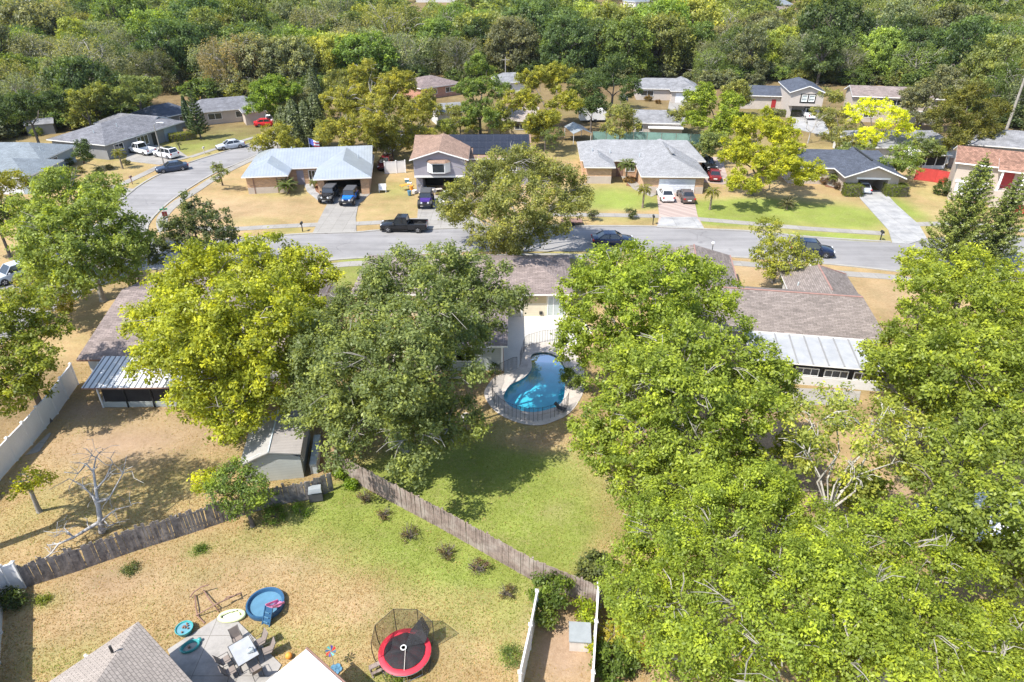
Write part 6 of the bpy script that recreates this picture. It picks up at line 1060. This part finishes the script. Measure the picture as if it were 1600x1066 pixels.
# ------------------------------------------------------------------ bushes and hedges
def bush(label, px, py, r, h=None, col='mid', group=None, clump=.3, leaf=.1, dens=.8, per=26, box=None, rz=0, twigs=0, fl=.85):
    p = at(px, py); h = h or r * 1.2; t = thing('hedge' if box else 'bush', label, 'hedge' if box else 'bush', p.xy, rz, group)
    if box:
        w, d = box; n = int((w * d + 2 * (w + d) * h) * 110); u = rng.random((n, 3)); f = rng.random(n); P = (u - .5) * np.array([w, d, 0]) + np.array([0, 0, 1]) * (u[:, 2:] * h); A = w * d; B = (w + d) * h * 2; top = f < A / (A + B)
        P[top, 2] = h; sd = ~top; wx = rng.random(n) < w / (w + d); sg_ = np.sign(rng.random(n) - .5); P[sd & wx, 1] = (sg_ * d / 2)[sd & wx]; P[sd & ~wx, 0] = (sg_ * w / 2)[sd & ~wx]
        P += rng.normal(size=(n, 3)) * .07; N = np.where(top[:, None], [0, 0, 1.], P * [1, 1, .2]) + rng.normal(size=(n, 3)) * .4
        me = leafmesh('foliage', P, N, .07 + .05 * rng.random(n), .5 + rng.normal(size=n) * .15); MB().box(-w / 2 + .08, w / 2 - .08, -d / 2 + .08, d / 2 - .08, 0, h - .08).build('branch_core', 'bark', t)
    else:
        lb = [(0, 0, h * .5, r * .75)] + [(r * .5 * math.cos(a), r * .5 * math.sin(a), h * RN.uniform(.35, .65), r * .5) for a in (RN.random() * 6, RN.random() * 6, RN.random() * 6, RN.random() * 6)]
        me = crown_mesh('foliage', lb, clump, dens, per, leaf, fl); b = MB()
        for l in lb: limb(b, (0, 0, 0), l[:3], .03, .012, 3, .2, 5)
        for i in range(twigs): a = RN.random() * 6.28; limb(b, (0, 0, .05), (r * 1.05 * math.cos(a), r * 1.05 * math.sin(a), h * RN.uniform(.5, 1.1)), .018, .006, 3, .3, 4)
        b.build('stem', 'bark', t)
    addmesh('foliage', me, t, COL[col] if isinstance(col, str) else col)
for lb, px, py, r in (('dry purplish shrub nearest the top end of the picket fence', 572, 782, .55), ('low brown dying shrub, second along the picket fence', 601, 808, .42), ('wide purplish shrub, third along the brown picket fence', 641, 841, .6), ('dark purplish shrub near the middle of the picket fence', 697, 868, .55), ('round purple-brown shrub, second last along the fence', 748, 892, .58), ('small purple shrub with a white edging stone at its foot', 792, 930, .45)):
    bush(lb, px, py, r, r * 1.2, (.11, .085, .05) if px != 748 else 'purple', 'row of dry shrubs along the picket fence', .22, .06, .42, 16, twigs=26)
bush('leafy green bush covering the end of the picket fence', 862, 945, 1.15, 2.6, (.10, .15, .03), clump=.35, leaf=.11, per=32); bush('lower green bush beside the leafy one at the dirt strip', 850, 975, .7, 1.5, (.11, .155, .03), leaf=.1); bush('bright yellow-green bush at the head of the dirt strip', 915, 968, .75, 1.1, (.18, .24, .02)); bush('thin yellow-green bush squeezed beside the grey box', 926, 1012, .4, .8, (.24, .27, .02)); bush('dark-leaved shrub behind the picket fence end', 928, 905, 1.1, 1.8, (.10, .125, .05), leaf=.12)
bush('green weedy bush below the white strip fence', 800, 1030, .55, .35, (.10, .15, .04), leaf=.06); bush('weed clump behind the trampoline step', 615, 1058, .5, .25, (.12, .18, .03), leaf=.06); bush('low weed on the bare patch of the dry lawn', 313, 862, .3, .2, (.09, .15, .03), leaf=.06); bush('scraggly grey weed below the old picket fence', 205, 892, .4, .2, (.10, .13, .05), leaf=.06, dens=.4, twigs=8); bush('small weed near the bottom left white fence', 68, 940, .3, .2, (.15, .19, .03), leaf=.06)
bush('dark bush in the shadow of the corner white fence', 18, 950, .8, .9, (.06, .09, .03)); bush('leafy plant at the shed corner by the fence post', 548, 762, .35, .7, (.13, .21, .02), leaf=.1); bush('climbing leaves on the picket corner by the shed', 533, 750, .4, 1.3, (.12, .19, .025), leaf=.1); bush('patch of low leaves under the barbecue fence', 470, 800, .7, .3, (.11, .19, .025), leaf=.07); bush('low leafy patch left of the barbecue', 430, 808, .8, .35, (.10, .165, .03), leaf=.07)
bush('leafy bushes below the white strip fence at the bottom', 960, 1050, 1.2, 1.5, (.10, .15, .03), leaf=.12); bush('orange-tipped low shrub under the bright corner tree', 1000, 1030, .7, .7, (.24, .17, .03)); bush('yellowish leafy shrubs at the bottom right corner', 1560, 1000, 1.6, 1.3, (.22, .22, .03), leaf=.13); bush('small shrub on the verge right of the street oak', 925, 345, .75, 1.7, (.09, .11, .045), clump=.35, leaf=.12, twigs=8); bush('vase-shaped shrub on the verge before the green lawn', 985, 342, .7, 1.6, (.08, .105, .045), clump=.35, leaf=.12, twigs=8)
bush('clipped box hedge left of the open slate garage', 1330, 305, 1, 1.5, (.12, .155, .025), box=(2.4, 1.8), rz=-5, leaf=.1); bush('clipped box hedge right of the open slate garage', 1397, 305, 1, 1.5, (.115, .15, .025), box=(3.0, 1.8), rz=-5); bush('yellow-green clipped hedge before the dark grey house', 287, 219, 1, 1.3, (.16, .185, .02), box=(4.5, 1.6), rz=30)
bush('round clipped dark bush left of the twin pines', 1472, 305, 1.5, 2.4, (.075, .115, .03), clump=.3, leaf=.1, per=34); bush('reddish shrubs in the bed before the slate house', 1284, 287, .9, 1.2, (.14, .09, .05)); bush('green shrubs in the bed before the slate house', 1270, 280, .9, 1.3, (.11, .16, .03)); bush('shrub mass at the slate garage corner', 1312, 296, .9, 1.0, (.10, .07, .05)); bush('orange flowering shrub by the right garage', 1526, 323, .6, .9, (.34, .10, .03))
bush('yellow-green bush by the tan brick porch', 942, 278, .5, 1.1, (.20, .21, .03)); bush('low brown shrubs along the tan house footpath', 984, 285, .9, .7, (.18, .12, .05)); bush('dark bush beside the blue-grey house wall', 108, 258, 1.1, 1.2, (.08, .11, .03)); bush('bush at the street side of the blue-grey house', 142, 246, 1.0, 1.1, (.09, .12, .035)); bush('small round bush on the left lawn', 157, 268, .5, .7, (.09, .11, .04)); bush('second small bush on the left lawn', 171, 265, .6, .7, (.12, .12, .05)); bush('low dark bush on the left lawn edge', 126, 270, .8, .7, (.10, .10, .04)); bush('shrub beside the palm-like tree', 198, 258, .6, .9, (.10, .11, .045)); bush('pale green bush by the shaded left shed', 58, 212, 1.3, 1.4, (.17, .22, .05)); bush('bush under the wing eave by the pool', 772, 580, .7, .6, (.07, .11, .03)); bush('bush at the pool end below the bright tree', 893, 605, 1.0, 1.6, (.12, .17, .03)); bush('leaning dry climber at the picket corner', 523, 745, .4, 1.5, (.13, .12, .05), dens=.5, twigs=10)
bush('clipped hedge along the split-level porch', 1230, 182, 1, 1.2, (.12, .15, .03), box=(5, 1.5), rz=-10); bush('reddish bush below the split-level carport', 1292, 190, 1.2, 1.3, (.19, .15, .05)); bush('bush before the grey screened porch', 1472, 250, .8, 1.1, (.12, .16, .03)); bush('shrub row before the far garage house', 1012, 158, 1.1, 1, (.17, .12, .04)); bush('round shrub on the far garage lawn', 1028, 162, .8, .8, (.16, .10, .04))

# ------------------------------------------------------------------ the wood
PRO = []
def proto(kind, R, H, col_lobes, **kw):
    lb = []; n = col_lobes
    for i in range(n):
        a = i * 2.399 + RN.random(); rr = R * .62 * math.sqrt((i + .4) / n); lb.append((rr * math.cos(a), rr * math.sin(a), H * (.74 - .3 * (rr / R)) * RN.uniform(.88, 1.1), R * RN.uniform(.34, .46)))
    for i in range(n):
        a = i * 6.28 / n + RN.random(); lb.append((R * .66 * math.cos(a), R * .66 * math.sin(a), H * RN.uniform(.18, .36), R * RN.uniform(.26, .34)))
    me = crown_mesh('crown', lb, **kw); tk = trunk_mb(lb, H * .28, .25 + R * .02, 1 if kind == 'moss' else 0, .05, 1.0).build('trunk', 'palebark' if kind == 'moss' else 'bark', None); return (kind, R, H, me, tk.data, tk)
for s_ in range(3): PRO.append(proto('oak', 7.4, 12, 10, clump=.95, dens=.8, per=22, leaf=.36, under=.5))
for s_ in range(3): PRO.append(proto('moss', 7.2, 11.5, 9, clump=.95, dens=.75, per=22, leaf=.30, droop=.9, under=.8, aspect=.35))
for s_ in range(2): PRO.append(proto('tall', 5, 14, 8, clump=.85, dens=.8, per=20, leaf=.34))
for q in PRO: bpy.data.objects.remove(q[5])
FRONT0 = [(-400, 218), (0, 212), (70, 190), (140, 196), (210, 178), (250, 152), (300, 148), (360, 150), (420, 150), (500, 150), (560, 138), (640, 128), (700, 122), (770, 112), (850, 118), (930, 124), (980, 118), (1060, 112), (1110, 132), (1165, 126), (1215, 116), (1290, 128), (1330, 122), (1430, 132), (1500, 160), (1560, 185), (1640, 205), (2000, 215)]
FRONT = [(a_, b_ + 9) for a_, b_ in FRONT0]
def front(px): return float(np.interp(px, [f[0] for f in FRONT], [f[1] for f in FRONT]))
def pix(x, y, z=0):
    c, s = math.cos(PITCH), math.sin(PITCH); z -= CAM_H; d = y * c - z * s; return 800 + FPX * x / d, 533 - FPX * (y * s + z * c) / d
CLEAR = [(1222, 17, 16), (1215, 30, 12), (1395, 34, 22), (1400, 48, 12), (1510, 16, 20), (1008, 14, 14), (945, 20, 12), (955, 36, 10), (968, 52, 9), (935, 10, 18), (40, 12, 40), (25, 18, 30), (838, 24, 9), (1105, 12, 10), (690, 6, 20), (1570, 10, 14), (260, 163, 9), (300, 150, 6), (690, 140, 13), (1040, 140, 11), (1190, 150, 9), (1265, 160, 10), (1390, 155, 12), (1345, 155, 10), (365, 180, 10), (277, 190, 8), (200, 205, 11), (120, 215, 8), (800, 140, 7), (1395, 22, 16)]
CW = [(at(x, y).x, at(x, y).y, r) for x, y, r in CLEAR]
LM = [('the dark grey house', 230), ('the red car', 400), ('the slim cypresses', 480), ('the brown hipped roof', 690), ('the olive-yellow tree', 860), ('the far garage house', 1045), ('the split-level house', 1240), ('the long brown roof', 1390), ('the mossy olive tree', 1510), ('the blue-grey house', 40), ('the leaning palm', 1590), ('the metal roof', 570)]
KN = {'oak': 'spreading oak', 'moss': 'moss-hung oak', 'tall': 'upright tree'}
CN = [('dark green', (.052, .078, .03)), ('grey-green', (.105, .12, .068)), ('olive', (.12, .135, .045)), ('fresh green', (.10, .148, .036)), ('yellow-green', (.142, .168, .042)), ('brownish', (.16, .145, .085)), ('mid green', (.08, .118, .034))]
placed = []; nfor = 0; far = []
Y = 108.0
while Y < 560:
    stp = 9.6 if Y < 200 else 12 if Y < 330 else 13; x = -.86 * Y - 20 + RN.random() * stp
    while x < .86 * Y + 20:
        X, YY = x + RN.uniform(-.35, .35) * stp, Y + RN.uniform(-.35, .35) * stp; px, py = pix(X, YY); x += stp
        if py > front(px) - RN.uniform(0, 3) or px < -130 or px > 1730: continue
        if any((X - cx_) ** 2 + ((YY - cy_) if YY > cy_ else (YY - cy_) * (.16 if cy_ > 300 else .6)) ** 2 < r * r for cx_, cy_, r in CW): continue
        far.append((X, YY, px, py))
    Y += stp * .9
far.sort(key=lambda f: f[1]); NEAR_N = 275
def palette(px, py):
    r = RN.random()
    if px < 420: w = [.22, .26, .2, .12, .08, .04, .08]
    elif px < 900: w = [.22, .16, .12, .26, .08, .03, .13]
    else: w = [.2, .28, .14, .12, .1, .06, .10]
    k = int(np.searchsorted(np.cumsum(w), r * sum(w))); return CN[min(k, 6)]
def place(i, X, YY, px, py, parts=True):
    kind, R, H, me, tk, _ = RN.choices(PRO, [3, 3, 3, 3, 3, 3, 1.6, 1.6])[0]; nm, c = palette(px, py)
    if kind == 'moss' and nm in ('yellow-green', 'fresh green'): nm, c = CN[1]
    if kind != 'moss' and nm == 'brownish': nm, c = CN[6]
    k = RN.uniform(.75, 1.2) * (1 if YY < 200 else 1.15); q_ = RN.uniform(1.25, 2.05); c = (c[0] * q_ * RN.uniform(.92, 1.1), c[1] * q_, c[2] * q_)
    near = min(LM, key=lambda l: abs(l[1] - px))[0]; dep = py / front(px); w = 'at the front of the wood' if dep > .86 else 'midway in the wood' if dep > .45 else 'deep in the wood'
    sz = 'small' if k < .85 else 'large' if k > 1.0 else 'middling'
    t = thing('oak_tree' if kind != 'tall' else 'tree', f'{sz} {nm} {KN[kind]} {w} behind {near}', 'tree', (X, YY), RN.uniform(0, 360), 'trees of the wood beyond the houses'); t.scale = (k, k, k * RN.uniform(1.0, 1.4))
    o = addmesh('crown', me, t, c); addmesh('trunk', tk, t)
for i, f in enumerate(far[:NEAR_N]): place(i, *f)
US = [proto('oak', 3.2, 4.2, 6, clump=.7, dens=.8, per=20, leaf=.3, under=.5) for _ in range(2)]
for q in US: bpy.data.objects.remove(q[5])
px = -30.0
while px < 1640:
    py = front(px) + RN.uniform(-9, 1); p = at(px, py); px += RN.uniform(12, 24)
    if any((p.x - a_) ** 2 + (p.y - b_) ** 2 < (r_ * .8) ** 2 for a_, b_, r_ in CW): continue
    nm, c = RN.choice([CN[0], CN[6], CN[2], CN[1]]); k = RN.uniform(.7, 1.25); near = min(LM, key=lambda l: abs(l[1] - px))[0]; q = RN.choice(US)
    t = thing('bush', f'{"taller" if k > 1 else "low"} {nm} undergrowth bush along the wood edge behind {near}', 'bush', (p.x, p.y), RN.uniform(0, 360), 'undergrowth along the wood edge'); t.scale = (k * 1.2, k * 1.2, k)
    addmesh('foliage', q[3], t, sc(c, RN.uniform(1.2, 1.7))); addmesh('stem', q[4], t)
# beyond the individual trees: the far-off wood as one mass
TPL = []
for s_ in range(5):
    R = 5.2; lb = [(R * .6 * math.sqrt((i + .4) / 9) * math.cos(i * 2.4 + s_), R * .6 * math.sqrt((i + .4) / 9) * math.sin(i * 2.4 + s_), 9 * (.72 - .3 * math.sqrt(i / 9)) * RN.uniform(.88, 1.12), R * RN.uniform(.32, .46)) for i in range(9)]
    C = clumps(lb, 1.15, .8, .3); k = np.repeat(np.arange(len(C)), 9); off = rng.normal(size=(len(k), 3)) * .5
    TPL.append((C[k, :3] + off, C[k, 3:] * .6 + np.array([0, 0, .5]) + rng.normal(size=(len(k), 3)) * .5, rng.normal(size=len(C))[k] * .13 + off[:, 2] * .12))
VP = []; VN = []; VS = []; VT = []
for X, YY, px, py in far[NEAR_N:]:
    P, N, T = RN.choice(TPL); q = RN.uniform(.8, 1.35); a = RN.random() * 6.28; ca, sa = math.cos(a), math.sin(a); Rm = np.array([[ca, sa, 0], [-sa, ca, 0], [0, 0, 1]]); n = len(P)
    VP.append(P @ Rm * q * np.array([1, 1, RN.uniform(.85, 1.15)]) + np.array([X, YY, 0])); VN.append(N @ Rm); VS.append((.34 + .3 * rng.random(n)) * q); VT.append(.46 + RN.gauss(0, .22) + T + rng.normal(size=n) * .1)
fw = addmesh('distant_wood', leafmesh('distant_wood', np.concatenate(VP), np.concatenate(VN), np.concatenate(VS), np.concatenate(VT), .7), None, (.14, .18, .055)); stuff(fw, 'far-off mass of mixed green woodland along the top edge', 'woodland')
print('FOREST', len(far))

# ------------------------------------------------------------------ grass tufts that give the near lawns their nap
def grass(name, n, x0, x1, y0, y1, h, label):
    X = x0 + (x1 - x0) * rng.random(n); Yg = y0 + (y1 - y0) * rng.random(n) ** 1.3; g, d, l_ = ground_paint(X, Yg); ok = (rng.random(n) > d * 1.1) & (rng.random(n) > l_)
    pts = [(p[0], p[1]) for p in DECK]; pa = [(p.x, p.y) for p in P2([(262, 1016), (340, 966), (369, 969), (440, 1040), (400, 1110), (300, 1110)])]; wp = [(p.x, p.y) for p in P2([(785, 480), (915, 480), (925, 560), (785, 600)])]
    bb = [min(p[0] for p in pts), max(p[0] for p in pts), min(p[1] for p in pts), max(p[1] for p in pts)]
    for i in range(n):
        if not ok[i]: continue
        a, b_ = X[i], Yg[i]
        if bb[0] < a < bb[1] and bb[2] < b_ < bb[3] and inside(a, b_, pts): ok[i] = False
        elif a < -9 and b_ < 26 and inside(a, b_, pa): ok[i] = False
        elif -1 < a < 6 and b_ > 47 and inside(a, b_, wp): ok[i] = False
    X, Yg, g = X[ok], Yg[ok], g[ok]; n = len(X); pt = .5 * np.sin(X * 1.9 + 2 * np.sin(Yg * 1.1)) + .5 * np.sin(Yg * 2.3 + 2 * np.sin(X * .9)); gg = np.clip(g + .28 * pt + rng.normal(size=n) * .18, 0, 1) > rng.random(n) * .9 + .05
    for nm, k, c in (('green_grass', gg, (.19, .24, .045)), ('dry_grass', ~gg, (.355, .255, .12))):
        m_ = int(k.sum()); P = np.stack([X[k], Yg[k], np.full(m_, h * .45)], 1); N = rng.normal(size=(m_, 3)) * np.array([1, 1, .9]) + np.array([0, 0, .7])
        o = addmesh(nm, leafmesh(nm, P, N, h * (.5 + rng.random(m_)), .47 + rng.normal(size=m_) * .09, .28, 'grass'), None, c); stuff(o, ('short green grass' if nm[0] == 'g' else 'dry straw-coloured grass') + ' ' + label, 'grass')
grass('near', 240000, -38, 9, 18, 48, .05, 'covering the near back yards')

# ------------------------------------------------------------------ thin summer haze over the whole place
hz = MB().box(-1400, 1400, -150, 1600, -2.5, 60).build('haze', 'white'); stuff(hz, 'thin bluish summer haze that softens the far wood', 'haze')
hm = bpy.data.materials.new('haze_air'); hm.use_nodes = True; hn = hm.node_tree.nodes; hn.remove(hn['Principled BSDF']); pv = hn.new('ShaderNodeVolumePrincipled'); pv.inputs['Color'].default_value = (.80, .87, .95, 1); pv.inputs['Density'].default_value = .00005; pv.inputs['Anisotropy'].default_value = .2
hm.node_tree.links.new(pv.outputs[0], hn['Material Output'].inputs['Volume']); hz.data.materials.clear(); hz.data.materials.append(hm)
